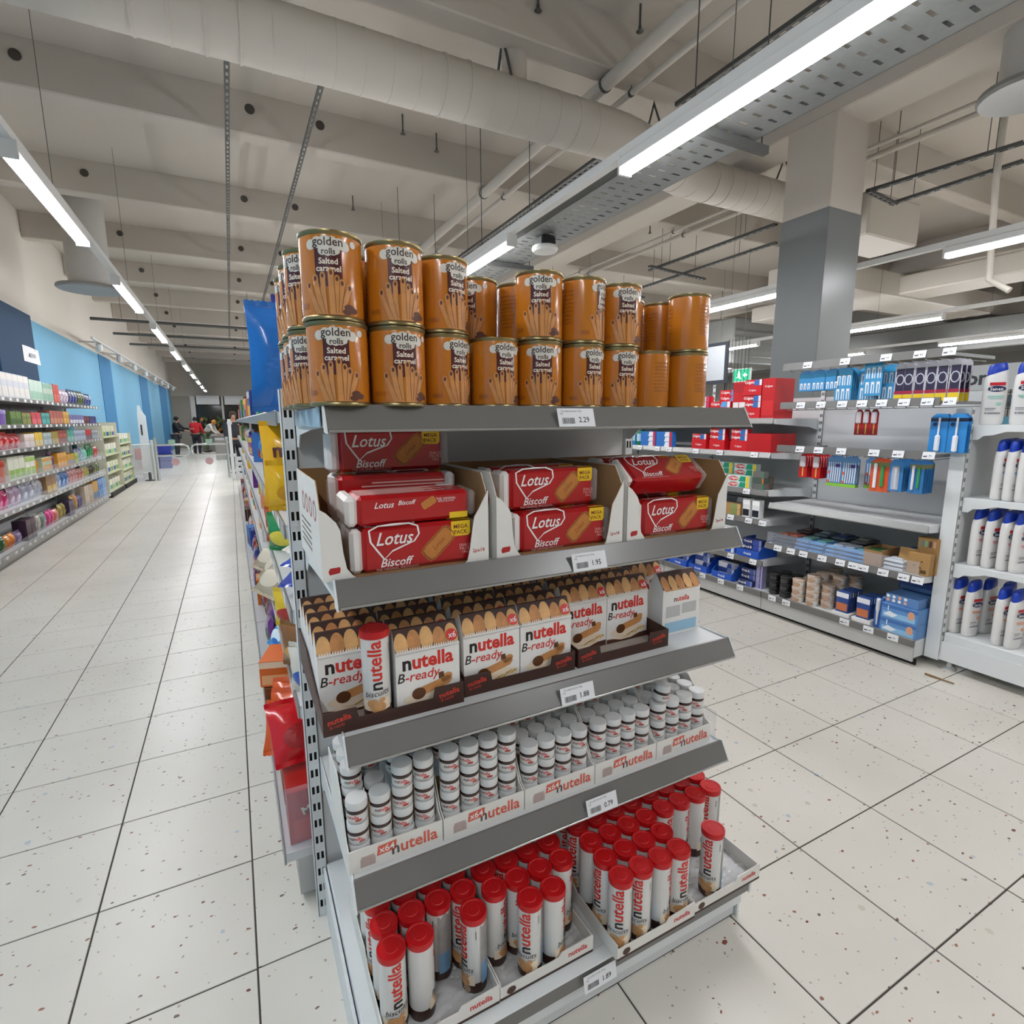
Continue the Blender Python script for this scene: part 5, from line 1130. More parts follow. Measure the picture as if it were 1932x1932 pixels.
# acrylic tray goods of the first bay (flat packs)
def flat_pack(c1, c2, w_=.09, l_=.16):
    key = ('flat', c1, c2, w_)
    if key in _SP: return _SP[key]
    P = [('card', G().box(-w_/2, w_/2, -l_/2, l_/2, 0, .012, .001).mesh('card', C(c1))), ('blister', G().box(-w_*.34, w_*.34, -l_*.2, l_*.38, .012, .022, .004).mesh('blister', C(c2, .2)))]
    _SP[key] = P; return P
tp = [(2.37, '#3a3f4a', '#e08a6a', 'dark pack with salmon blister'), (2.3, '#33404c', '#e6806a', 'dark pack with coral blister'), (2.2, '#4f8fd0', '#8fd0c0', 'blue pack with mint blister'), (2.1, '#4f9ad8', '#8fd8c8', 'blue pack with pale mint blister'), (1.99, '#6fa8dc', '#e4e8ee', 'light blue pack with white blister'), (1.92, '#6aa0d8', '#d9e4ee', 'blue pack with pale grey blister'), (1.84, '#5aa0dc', '#8fd4cc', 'blue pack with teal blister')]
for y, c1, c2, lab in tp:
    for l in range(3): rgood(flat_pack(c1, c2), 'dental_pack', '%s in the acrylic tray, %s layer' % (lab, ('lowest', 'middle', 'upper')[l]), 'pack', y+.004*l, .5195+l*.0225, RXF+.1+l*.012, FX, .0)
for k, (y, c1, c2, lab) in enumerate(((2.33, '#4a3a3e', '#6a5a58', 'brown'), (2.2, '#5a6a74', '#7a8a90', 'grey'), (2.08, '#4a5a66', '#2c3c70', 'navy'), (1.95, '#5a5a58', '#76766e', 'grey-green'))):
    for l in range(4): rgood(flat_pack(c1, c2), 'dental_pack', '%s dental pack at the back of the acrylic tray, %s layer' % (lab, ORD[l]), 'pack', y, .5195+l*.0225, RXF+.3, FX)
cb = rgood([('carton_front', G().box(-.05, .05, -.09, -.087, 0, .09).mesh('carton_front', CARD)), ('carton_side', G().box(-.05, -.047, -.087, .09, 0, .1).mesh('carton_side', CARD)), ('carton_side', G().box(.047, .05, -.087, .09, 0, .1).mesh('carton_side', CARD)), ('carton_back', G().box(-.047, .047, .087, .09, 0, .1).mesh('carton_back', CARD)), ('torn_rim', G().box(-.047, .047, -.0865, .04, .07, .088, .004).mesh('torn_rim', C('#3f6a34')))], 'open_carton', 'open brown carton holding green packs in the acrylic tray', 'carton', 1.75, .519, RXF+.11)
for k in range(3): rgood(flat_pack('#e3e8ee', '#cdd8e2', .1, .08), 'dental_pack', 'clear white dental pack lying low in the acrylic tray, %s layer' % ORD[k], 'pack', 1.64, .5195+k*.0225, RXF+.07, FX)
rgood(box_goods(.1, .09, .08, '#2a6a9a', '#1d4a76', None), 'dental_box', 'dark teal box at the back of the acrylic tray', 'box', 1.64, .5195, RXF+.3)
KR = C('#ab8450', .7)
WIN = [('window_strip', D().rect(-.036+.02*k, -.022+.02*k, .15, .185).flat('window_strip', C(c), -.0263)) for k, c in enumerate(('#7a8a8a', '#8fb88a', '#5a4a40', '#d8a088'))]
rgood([('carton', G().box(-.05, .05, -.025, .025, 0, .2, .001).mesh('carton', KR))]+WIN, 'kraft_box', 'tall kraft box with a coloured window strip in the tray', 'box', 1.51, .5195, RXF+.12)
rgood([('carton', G().box(-.055, .055, -.02, .02, 0, .12, .001).mesh('carton', KR)), ('leaf_print', D().ell(-.02, .05, .007, .004, 8, .6).ell(.01, .04, .007, .004, 8, -.4).ell(.015, .075, .007, .004, 8, .3).rect(.01, .04, .01, .03).flat('leaf_print', C('#5a4426'), -.0206))], 'kraft_box', 'short kraft box with leaf prints in front of the tall one', 'box', 1.52, .5195, RXF+.06)
rgood([('carton', G().box(-.045, .045, -.015, .015, 0, .13, .001).mesh('carton', KR)), ('grey_print', D().rect(-.04, -.02, .03, .05).flat('grey_print', C('#6a6258'), -.0156))], 'kraft_box', 'kraft box leaning back beside the leaf-printed one', 'box', 1.595, .5195, RXF+.07, FX, -.25)
# hanging packs on the hook rails
def hang_spec(w_, h_, c1, kind):
    key = ('hang', w_, h_, c1, kind)
    if key in _SP: return _SP[key]
    y = -.0012; P = [('card', G().add(*(lambda g: (g.v, g.f))(G().prism([(-w_/2, -h_), (w_/2, -h_), (w_/2, -.02), (w_*.25, 0), (-w_*.25, 0), (-w_/2, -.02)], -.0008, .0008))).mesh('card', C(c1)))]
    if kind == 'inter':
        g = D()
        for r in range(2 if h_ > .14 else 1):
            for k in range(3):
                x = -w_*.3+k*w_*.3; z = -h_*.93+r*h_*.42
                g.rect(x-w_*.09, x-w_*.02, z, z+h_*.32); g.rect(x-w_*.02, x+w_*.09, z+h_*.25, z+h_*.32); g.rect(x+w_*.05, x+w_*.1, z, z+h_*.25)
        P.append(('brush_print', g.flat('brush_print', C('#e6e9ea'), y))); P.append(('head_print', D().rect(-w_*.46, w_*.46, -.045, -.024).flat('head_print', C('#2f9ac8'), y)))
    if kind == 'multi':
        g = D()
        for k in range(6): x = -w_*.4+k*w_*.15; g.poly([(x, -h_*.86), (x+w_*.06, -h_*.86), (x+w_*.09, -h_*.5), (x+w_*.07, -h_*.2), (x+w_*.02, -h_*.2), (x+w_*.03, -h_*.5)])
        P.append(('brush', g.flat('brush', C('#eceded'), y-.002))); P.append(('foot_print', D().rect(-w_*.5, w_*.5, -h_, -h_*.9).flat('foot_print', C('#8cc63a'), y))); P.append(('badge', D().rect(w_*.1, w_*.4, -h_*.36, -h_*.26).flat('badge', C('#3c2a7e'), y-.003)))
        P.append(('handle_print', D().rect(-w_*.42, -w_*.3, -h_*.6, -h_*.5).rect(-w_*.42, -w_*.28, -h_*.88, -h_*.8).flat('handle_print', C('#e2622a'), y-.003)))
    if kind == 'single':
        P.append(('blister', G().box(-w_*.28, w_*.28, -.012, -.001, -h_*.95, -h_*.2, .005).mesh('blister', mat('#e2e4ea', .12, var=0, alpha=.4, spec=.7, name='blister_clear'))))
        P.append(('brush', G().box(-w_*.08, w_*.08, -.008, -.002, -h_*.9, -h_*.3, .003).box(-w_*.13, w_*.13, -.01, -.002, -h_*.38, -h_*.24, .003).mesh('brush', C('#e8e6ea'))))
    if kind == 'kid':
        P.append(('brush', G().box(-w_*.3, -w_*.12, -.012, -.002, -h_*.9, -h_*.15, .004).mesh('brush', C('#e9e9ee')))); P.append(('brush', G().box(w_*.08, w_*.26, -.012, -.002, -h_*.85, -h_*.2, .004).mesh('brush', C('#3a9a54'))))
        P.append(('head_print', D().rect(-w_*.5, w_*.5, -h_*.25, -.022).flat('head_print', C('#7a7a4a'), y)))
    if kind == 'red':
        P.append(('blister', G().box(-w_*.36, w_*.36, -.014, -.001, -h_*.55, -h_*.08, .006).mesh('blister', C('#cfc9cc', .15)))); P.append(('stripe', D().rect(-w_*.08, w_*.08, -h_*.95, -h_*.5).flat('stripe', C('#d8b64a'), y-.0004)))
    if kind == 'elec':
        P.append(('body_print', D().rect(-w_*.4, w_*.4, -h_*.72, -h_*.15).flat('body_print', C('#2c2440'), y))); P.append(('ring_print', D().ring([(.022*math.cos(t*.7), -h_*.42+.03*math.sin(t*.7)) for t in range(9)], .006).flat('ring_print', C('#b8bcc4'), y-.0004)))
        P.append(('band_print', D().rect(-w_*.46, w_*.46, -h_*.78, -h_*.7).flat('band_print', C('#a01c3a'), y-.0004))); P.append(('foot_print', D().rect(-w_*.46, w_*.46, -h_*.98, -h_*.79).flat('foot_print', C('#e6c61e'), y)))
    if kind == 'oral':
        P.append(('brush', G().box(-.004, .004, -.01, -.001, -h_*.55, -h_*.1, .002).mesh('brush', C('#e6e9ee')))); P.append(('brush_body', G().box(-.012, .012, -.016, -.001, -h_*.98, -h_*.55, .006).mesh('brush_body', C('#e9ecf2'))))
        P.append(('head_print', D().rect(-w_*.5, w_*.5, -h_*.2, -.022).flat('head_print', C('#1a1f3a'), y))); P.append(('emblem', D().ell(-w_*.25, -h_*.27, .01, .01, 12).flat('emblem', C('#12305e'), y-.0004)))
    _SP[key] = P; return P
def hang(sp, nm, lab, u, v, z, n=1, dx=.02, x=None, dz=0.0):
    """packs one behind the other on the hook that photo pixel (u, v) shows"""
    y = at(u, v, 'x', RXF+.0).y; x0 = x if x is not None else RXF+.015
    for k in range(n):
        inst(sp, nm, lab + ('' if n == 1 else ', %s in line' % ORD[k]), 'pack', TM((x0+k*dx, y, z-.032+dz), FX), 'packs hanging on hooks')
I1, I2 = hang_spec(.085, .125, '#3a8ac0', 'inter'), hang_spec(.1, .2, '#3f92c4', 'inter')
for k, u in enumerate((1516, 1540, 1566)): hang(I1, 'interdental_pack', 'short blue interdental brush pack on the upper rail, %s hook' % ORD[k], u, 730, 1.70, 3, .03)
hang(I2, 'interdental_pack', 'tall blue interdental brush pack beside the short ones', 1588, 730, 1.70, 5, .02)
hang(I2, 'interdental_pack', 'tall blue interdental brush pack in the middle hook', 1627, 730, 1.70, 2, .03, RXF+.05); hang(I2, 'interdental_pack', 'tall blue interdental brush pack hung high in front of the middle hook', 1643, 730, 1.70, 1, .03, None, .03)
hang(I2, 'interdental_pack', 'tall blue interdental brush pack next to the electric brushes', 1668, 730, 1.70, 4, .03, RXF+.06)
E1 = hang_spec(.052, .215, '#b8b6bc', 'elec')
for k, u in enumerate((1694, 1710, 1731, 1752, 1773, 1797)): hang(E1, 'brush_head_pack', 'dark yellow-footed brush head pack, %s hook past blue packs' % ORD[k], u, 730, 1.70, 3, .05)
K1 = hang_spec(.045, .15, '#a8161e', 'red')
for k, u in enumerate((1598, 1612, 1627)): hang(K1, 'toothbrush_pack', 'red toothbrush in clear blister on the middle rail, %s hook' % ORD[k], u, 830, 1.455, 1, .03, RXF+.1)
O1 = hang_spec(.085, .2, '#2f86cc', 'oral')
for k, u in enumerate((1760, 1794)): hang(O1, 'electric_brush_pack', 'blue electric toothbrush pack, %s to the white end panel' % ('second' if k == 0 else 'next'), u, 830, 1.455, 2, .04, RXF+.05, -.03)
R2 = hang_spec(.055, .15, '#c2181f', 'red')
for k, u in enumerate((1510, 1535)): hang(R2, 'toothbrush_pack', 'red single toothbrush pack on the lower rail, %s hook' % ORD[k], u, 910, 1.178, 5, .025)
M1 = hang_spec(.09, .185, '#5a86b4', 'multi')
for k, u in enumerate((1569, 1597)): hang(M1, 'toothbrush_pack', 'family pack of six white toothbrushes, %s hook from the red ones' % ORD[k], u, 910, 1.178, 2, .03)
hang(M1, 'toothbrush_pack', 'family pack of white toothbrushes set back on the third hook', 1630, 910, 1.178, 2, .03, RXF+.08)
hang(hang_spec(.1, .19, '#d85a30', 'kid'), 'toothbrush_pack', 'orange carded toothbrush pack between the family packs and the blue ones', 1655, 910, 1.178, 2, .03)
L1 = hang_spec(.07, .18, '#3f86c4', 'single'); L2 = hang_spec(.07, .18, '#3a7ab8', 'kid')
hang(L1, 'toothbrush_pack', 'blue carded toothbrush pack beside the orange one', 1686, 910, 1.178, 6, .025); hang(L2, 'toothbrush_pack', 'blue carded toothbrush pack with two brushes, last on the lower rail', 1725, 910, 1.178, 5, .025)
# ---------------------------------------------------------------- end unit of the right row with white bottles
NX0, NX1, NYB, NYF = 3.40, 4.40, 1.40, .92
NE = thing('endcap_shelf_unit', 'white end unit of white bottles closing the dental shelf row', 'shelf unit', None)
part('end_panel', G().box(NX0-.03, NX0, NYB+.002, 1.47, .05, 1.42).mesh('end_panel', WHITE), NE)
part('end_panel', G().box(NX1, NX1+.03, NYB+.002, 1.47, .05, 1.42).mesh('end_panel', WHITE), NE)
o = part('upright_post', slotted_plate(.03, .06, 1.425).mesh('post_plate', WHITE), NE, Matrix.Translation((NX0-.028, NYB, 0)))
part('slot_shade', G().box(NX0-.027, NX0+.001, NYB+.0005, NYB+.0018, .07, 1.42).mesh('slot_shade', SLOT), NE)  # black sheet as painted shade in the end unit's slots
part('back_panel', G().box(NX0+.003, NX1-.003, NYB-.0, NYB+.02, .1, 1.33).mesh('back_panel', WHITE2), NE)
NZ = [1.335, .957, .6, .21]
for i, z in enumerate(NZ[:3]):
    o = part('shelf', G().box(NX0, NX1, NYF, NYB-.003, z-.028, z, .002).mesh('shelf', WHITE), NE)
    part('bracket', fix_normals(G().prism([(NYB-.004, z-.075), (NYB-.03, z-.075), (NYB-.05, z-.055), (NYB-.09, z-.05), (NYB-.14, z-.032), (NYF+.01, z-.032), (NYF+.01, z-.005), (NYB-.004, z-.005)], NX0-.004, NX0-.001, 'x').mesh('bracket', WHITE)), o)
    part('price_rail', G().box(NX0, NX1, NYF-.008, NYF, z-.038, z+.003).mesh('price_rail', RAIL), o)
o = part('base_deck', G().box(NX0-.008, NX1, .80, NYB-.003, .12, .208, .003).mesh('base_deck', WHITE), NE)
part('base_side', G().box(NX0-.02, NX0-.009, .82, NYB+.06, .055, .16).mesh('base_side', WHITE), o)
for x in (NX0+.03, NX1-.05):
    for y in (.9, NYB-.03): part('foot', G().lathe([(.03, 0), (.028, .008), (.012, .016), (.012, .12)], 12, (x, y, 0)).mesh('foot', WHITE, True), o)
# bottles
BOT = mat('#e6e4e1', .25, var=.02, coat=.3, name='white_bottle_plastic'); BCP = mat('#1c3fae', .3, var=.03, name='blue_bottle_cap')
def sanex_spec(c):
    key = ('sanex', c)
    if key in _SP: return _SP[key]
    W, Dp, H = .078, .042, .235; lv = [(0, .80), (.006, .93), (.02, .97), (.12, 1.0), (.16, .985), (.185, .92), (.2, .82)]
    n = 28; vs, fs = [], []
    def ringp(k, z, s2=1.0):
        out = []
        for i in range(n):
            a = 2*math.pi*i/n; c_, s_ = math.cos(a), math.sin(a); r = (abs(c_)**2.8+abs(s_)**2.8)**(-1/2.8); out.append((r*c_*W/2*k, r*s_*Dp/2*(k if k < .99 else 1)*s2, z+.012*(c_ if z > .19 else 0)))
        return out
    for z, k in lv: vs += ringp(k, z)
    for j in range(len(lv)-1): fs += [(j*n+i, j*n+(i+1) % n, (j+1)*n+(i+1) % n, (j+1)*n+i) for i in range(n)]
    fs += [tuple(range(n-1, -1, -1)), tuple((len(lv)-1)*n+i for i in range(n))]
    P = [('bottle', G().add(vs, fs).mesh('bottle', BOT, True))]
    cv, cf = [], []; cl = [(.2, .825), (.212, .82), (.228, .74), (.235, .6)]
    for z, k in cl: cv += [(x, y, zz if z < .205 else z+(.006*x/(W/2))) for x, y, zz in ringp(k, z)]
    for j in range(len(cl)-1): cf += [(j*n+i, j*n+(i+1) % n, (j+1)*n+(i+1) % n, (j+1)*n+i) for i in range(n)]
    cf.append(tuple((len(cl)-1)*n+i for i in range(n)))
    P.append(('cap', G().add(cv, cf).mesh('cap', BCP, True)))
    y = -Dp/2-.0012
    P.append(('red_band', D().rect(-.024, .026, .151, .163).flat('red_band', C('#c81f2c'), y+.0003)))
    d = D().ell(.0, .138, .029, .0115, 20).flat('brand_badge', C('#151f52'), y); P.append(('brand_badge', d, [('brand_print', D().text('Sanex', .018, 0, .138, bold=.02, res=1).flat('brand_print', PRW, y-.0006))]))
    P.append(('variant_print', D().rect(-.026, .026, .106, .112).rect(-.02, .02, .1, .103).ell(.012, .08, .009, .007, 10).flat('variant_print', C(c), y-.0001)))
    P.append(('small_print', D().rect(-.03, .005, .062, .065).rect(-.03, .0, .056, .058).ell(-.026, .045, .004, .004, 8).rect(-.02, .02, .042, .048).flat('small_print', C('#8a8a90'), y-.0001)))
    _SP[key] = P; return P
def bottle(x, y, z, c, lab, rz=-.62): inst(sanex_spec(c), 'shower_bottle', lab, 'bottle', TM((x, y, z+.001), rz, s=(1.25, 1.08, 1.3)), 'white blue-capped bottles')
NM = ['top', 'second', 'third', 'lowest']
vc = ['#9ccfc0', '#6fa0d8', '#e08a9a', '#e9a080']
def brow(i, ys, xs, rz, note=''):
    for k, (x, y) in enumerate(zip(xs, ys)): bottle(x, y, NZ[i] if i < 3 else .208, vc[i], 'white blue-capped bottle, %s shelf of the end unit, %s from its post%s' % (NM[i], ORD[k], note), rz)
def bx(u, v, z, x): return at(u, v, 'x', x)
brow(0, [bx(1870, 790, 0, NX0+.08).y, bx(1926, 800, 0, NX0+.08).y], [NX0+.08]*2, -.95)
brow(0, [1.06, .95], [NX0+.21, NX0+.21], -.95, ', inner row')
XB = NX0+.065
brow(1, [bx(u, 945, 0, XB).y for u in (1882, 1905, 1929)], [XB]*3, -.2)
brow(2, [bx(u, 1095, 0, XB).y for u in (1835, 1861, 1890, 1915)], [XB]*4, -.22)
brow(3, [bx(u, 1205, 0, XB).y for u in (1800, 1826, 1885, 1911)], [XB]*4, -.2)
for i in (1, 2, 3): brow(i, [1.3, 1.22, 1.14, 1.06], [NX0+.19]*4, -.2, ', inner row')
# broken strip lying on the floor by the end unit
st = at(1745, 1273, 'z', 0); en = at(1800, 1292, 'z', 0)
tag(link('wood_strip', G().tube([(st.x, st.y, .006), ((st.x+en.x)/2, (st.y+en.y)/2+.01, .006), (en.x, en.y, .006)], [.006, .005, .003], 6).mesh('wood_strip', C('#8a6a42'))), 'thin brown strip lying on the floor beside the white end unit', 'strip')
# ================================================================ wall shelves under the blue wall
WZ = [1.625, 1.345, 1.09, .775, .50, .115]
WXF, WXB = -2.0, -2.5
WY0, WBL, WN = 5.2, 1.3, 5
card = G().box(-.0008, .0008, -.035, .035, -.015, .015).mesh('price_card', PAPER)
for k in range(WN):
    y0 = WY0+k*WBL
    t = thing('wall_shelf_bay', 'white wall shelf bay with six shelves under the blue wall, %s from the gate' % ORD[WN-1-k], 'shelf unit', Matrix.Translation((0, y0, 0)), 'wall shelf bays')
    part('back_panel', G().box(WXB, WXB+.02, .002, WBL-.002, .02, 1.72).mesh('back_panel', WHITE2), t)
    part('upright_post', G().box(WXB, WXB+.05, WBL-.022, WBL+.0, 0, 1.74).mesh('upright_post', WHITE), t)
    part('plinth', G().box(WXB+.1, WXF-.03, .002, WBL-.002, .0, .08).mesh('plinth', PLINTH), t)
    for i, z in enumerate(WZ):
        f = WXF if i == 5 else WXF-.02
        o = part('shelf', G().box(WXB+.02, f, .003, WBL-.003, z-.03, z).mesh('shelf', WHITE2), t)
        part('price_rail', G().box(f, f+.008, .003, WBL-.003, z-.04, z+.004).mesh('price_rail', RAILM), o)
        for q in range(6): part('price_card', card, o, Matrix.Translation((f+.009, .12+q*.21+.04*((q*i) % 2), z-.018)))
        if i in (2, 3, 4, 5): part('shelf_guard', G().box(f-.004, f-.001, .01, WBL-.01, z+.001, z+.07).mesh('shelf_guard', ACRYL), o, label='clear acrylic front guard')
WG = 'household goods on the wall shelves'
rows7 = [
 ['bag:#7a5a2a:#e0b020:.3:.2', 'bag:#b23226:#e07a3a:.3:.17', 'bag:#8a6a92:#c9c0d8:.22:.19', 'box:#c4c6cc:#d9d4cc:.85:.26', 'box:#b9cfc0:#8fb8a0:.4:.24', 'box:#b8c4b4:#7fae98:.35:.23', 'box:#c23a2c:#d86a5a:.22:.24', 'bag:#b7a3b4:#d4c8d4:.5:.2', 'bag:#27345a:#5a5fb0:.4:.22', 'bag:#34451f:#5f6a3a:.35:.22', 'bag:#2a3a66:#46508a:.4:.2'],
 ['bag:#c9a24a:#e6cf90:.3:.13', 'bag:#b98a3a:#7a5a2a:.25:.13', 'tub:#6f5a96:#8a7ab0:.25:.15', 'tub:#7a60a8:#9a8ac0:.25:.15', 'box:#5f7a3a:#3a5a2a:.28:.14', 'box:#6a7a42:#8a8a4a:.25:.13', 'box:#b8404a:#d06a6a:.3:.14', 'box:#3a8a86:#5aa8a0:.28:.14', 'box:#a4564a:#c08a6a:.5:.17', 'box:#c0903a:#d8b060:.25:.17', 'box:#6a6a9a:#d4d2d8:.7:.13', 'box:#7a3a3e:#4a2a30:.3:.12', 'box:#2c2f66:#4a4a86:.4:.12'],
 ['bag:#3a2e2a:#6a5a50:.3:.17', 'bag:#2a2422:#5a4a44:.25:.17', 'bag:#4a4440:#7a706a:.25:.16', 'bag:#c0282c:#e07a74:.3:.18', 'bag:#b82a30:#d88a84:.25:.16', 'box:#d4c2bc:#e4d8d2:.3:.15', 'box:#d9b840:#e6cf70:.25:.16', 'box:#93a4a8:#b4c0c4:.3:.15', 'box:#9a8a3a:#b8a050:.25:.16', 'box:#b05a4a:#8a3a34:.35:.17', 'box:#4a9a84:#7abaa4:.3:.18', 'box:#8392a8:#a8b4c4:.6:.16', 'box:#b02a2e:#2a2a2e:.35:.16', 'box:#7a8488:#a4acb0:.4:.15'],
 ['tub:#c8483a:#e4a090:.22:.2', 'tub:#d4bab0:#e8d8d0:.22:.2', 'tub:#8f8f92:#a8a4a8:.22:.2', 'tub:#c87a6a:#b8442c:.22:.22', 'box:#d9dcc8:#8fb850:.45:.24', 'box:#e2e2d6:#a0c060:.3:.22', 'bot:#c88a28:#e0b050:.2:.2', 'box:#b8c4a4:#d89a50:.35:.17', 'bot:#6a4a6e:#8a6a90:.2:.22', 'box:#cf8f2c:#e0a850:.4:.19', 'box:#c99a34:#8a8a9a:.35:.15', 'box:#8fb040:#a8c060:.2:.15', 'bag:#9298c0:#b8bcd8:.35:.2', 'bag:#7fc4b4:#a4d4c8:.25:.2', 'bag:#1f7a44:#2a9a58:.4:.24', 'bag:#a82a34:#d4706a:.3:.19'],
 ['bag:#8fae94:#b4c4d0:.35:.16', 'bag:#8aa890:#a8c0d0:.25:.16', 'bag:#d8387a:#e890b4:.25:.19', 'bag:#c4aac4:#dcd0dc:.3:.2', 'bag:#b4b8cc:#d4d8e4:.35:.2', 'bag:#c8ccd4:#98a0b8:.25:.2', 'box:#94704a:#d8b860:.35:.22', 'bag:#a8bcd4:#d4dce8:.3:.2', 'bag:#4a80c8:#a8c4e4:.3:.2', 'bag:#c88a8a:#d8b0a8:.4:.2', 'bag:#c06a60:#d8a090:.3:.18', 'bag:#b4a850:#8a9a4a:.3:.17', 'bag:#3a2a22:#6a4a3a:.25:.17', 'bag:#5a6a3a:#8a8a5a:.4:.19'],
 ['tub:#d88a28:#e4a84a:.24:.22', 'tub:#dc9430:#e8b860:.24:.22', 'bag:#2f5a34:#4a7a4a:.3:.17', 'bag:#e08a24:#c85a2a:.3:.15', 'bag:#8a78a0:#b8a8c4:.22:.14', 'box:#3a2236:#5a3a4a:.35:.22', 'bag:#b0aca4:#d4d0c8:.35:.22', 'bag:#7a8a80:#a8b0a8:.25:.2', 'bag:#d8408c:#e86a8a:.3:.2', 'bag:#d8685a:#e8a090:.25:.17', 'bag:#a09040:#c0b060:.35:.2', 'box:#3a2a4a:#5a4a66:.3:.2', 'bag:#c88a3a:#e0b470:.4:.24', 'bag:#5a5a8a:#8a8ab0:.3:.2', 'box:#c8b8a4:#d8c8b4:.3:.3', 'box:#c4b49e:#b8a48e:.3:.29', 'box:#c8943a:#3a78b0:.4:.31', 'box:#3a70b8:#6a98cc:.35:.32', 'box:#7aa0d0:#98b8dc:.35:.31']]
SEEN7 = set()
def cname(h):
    r, g, b = [int(h[i:i+2], 16) for i in (1, 3, 5)]; mx, mn = max(r, g, b), min(r, g, b)
    if mx-mn < 28: return 'white' if mx > 190 else ('grey' if mx > 90 else 'black')
    import colorsys
    hh, l, s = colorsys.rgb_to_hls(r/255, g/255, b/255); hd = hh*360
    base = 'red' if hd < 14 or hd > 345 else 'brown' if hd < 45 and l < .4 else 'orange' if hd < 34 else 'yellow' if hd < 62 else 'green' if hd < 160 else 'teal' if hd < 195 else 'blue' if hd < 245 else 'purple' if hd < 300 else 'pink'
    return ('pale ' if l > .68 else 'dark ' if l < .26 else '')+base
for i, items in enumerate(rows7):
    tot = sum(float(q.split(':')[3])+.015 for q in items); y = 6.15; span = 11.62-y; k = span/tot
    for j, q in enumerate(items):
        kd, c1, c2, w_, h_ = q.split(':'); w_ = round(float(w_)*k, 3); h_ = float(h_); n = max(1, int(round(w_/.17))) if kd in ('box', 'bag') else 1
        ww = round(w_/n-.008, 3)
        for a in range(n):
            yc = y+w_*(a+.5)/n
            sp = bag_spec(ww, h_, .07, c1, c2) if kd == 'bag' else box_goods(ww, h_, .12, c1, c2, None, band=c2 if j % 2 else None) if kd == 'box' else tub_goods(min(.07, ww*.45), h_, c1, c2, None) if kd == 'tub' else bottle_goods(min(.05, ww*.4), h_, c1, c2)
            nm = {'bag': 'household_bag', 'box': 'household_box', 'tub': 'household_tub', 'bot': 'household_bottle'}[kd]
            f = WXF if i == 5 else WXF-.02
            beside = cname(items[j-1].split(':')[1]) if j else 'the shelf end'
            lab = '%s %s with %s print on the %s wall shelf, next to %s' % (cname(c1), {'bot': 'bottle', 'tub': 'tub', 'bag': 'bag', 'box': 'box'}[kd], cname(c2), ('top', 'second', 'third', 'fourth', 'fifth', 'lowest')[i], beside+(' goods' if j else ''))
            if n > 1: lab = lab.replace('wall shelf,', 'wall shelf, %s of a row,' % ORD[a]) if len(lab.split()) < 13 else lab.replace(' with %s print' % cname(c2), '').replace('wall shelf,', 'wall shelf, %s of a row,' % ORD[a])
            if len(lab.split()) > 16: lab = lab.replace(' goods', '').replace(' with %s print' % cname(c2), '')
            if lab in SEEN7: lab = lab.split(', next')[0]+', past the %s %s' % (cname(items[j-1].split(':')[2]), ('bag', 'box')[items[j-1][:3] == 'box'])
            SEEN7.add(lab)
            inst(sp, nm, lab, {'bot': 'bottle'}.get(kd, kd), TM((f-.085, yc, WZ[i]+.0012), math.pi/2), WG)
        y += w_+.015*k
# dark backs of stock on the shelves stay open to the wall panel; paper notice on the pilaster
pa = [at(u, v, 'x', XL+.11) for u, v in ((38, 648), (75, 661), (78, 690), (42, 675))]
pn = thing('paper_notice', 'white paper notice taped to the dark blue pilaster', 'notice', Matrix.Translation((XL+.108, (pa[0].y+pa[1].y)/2, pa[2].z)))
hw = .42
part('sheet', G().grid(lambda u, v: (.004+.01*math.sin(u*5)*v, (u-.5)*2*hw*.9, .22*v), 8, 4).mesh('sheet', PAPER, True), pn)
part('notice_print', G().box(.02, .0205, -.15, .12, .08, .13).mesh('notice_print', mat('#a8a8ac', .6)), pn)
# spotlight track along the top of the blue wall
tk = thing('spotlight_track', 'white track with spotlights along the top of the blue wall', 'lamp track', Matrix.Translation((XL+.34, 0, 2.98)))
part('track_profile', G().box(-.02, .02, 13.5, 32, 0, .04).mesh('track_profile', LAMPW), tk)
for k in range(8):
    y = 14.2+k*2.3
    s = part('spotlight', G().lathe([(.05, 0), (.055, .02), (.055, .15), (.03, .17)], 12).mesh('spotlight', LAMPW, True), tk, TM((0, y, -.16), 0, .5)); part('bracket', G().box(-.34, .012, y-.012, y+.012, .0, .03).mesh('bracket', LAMPW), tk)
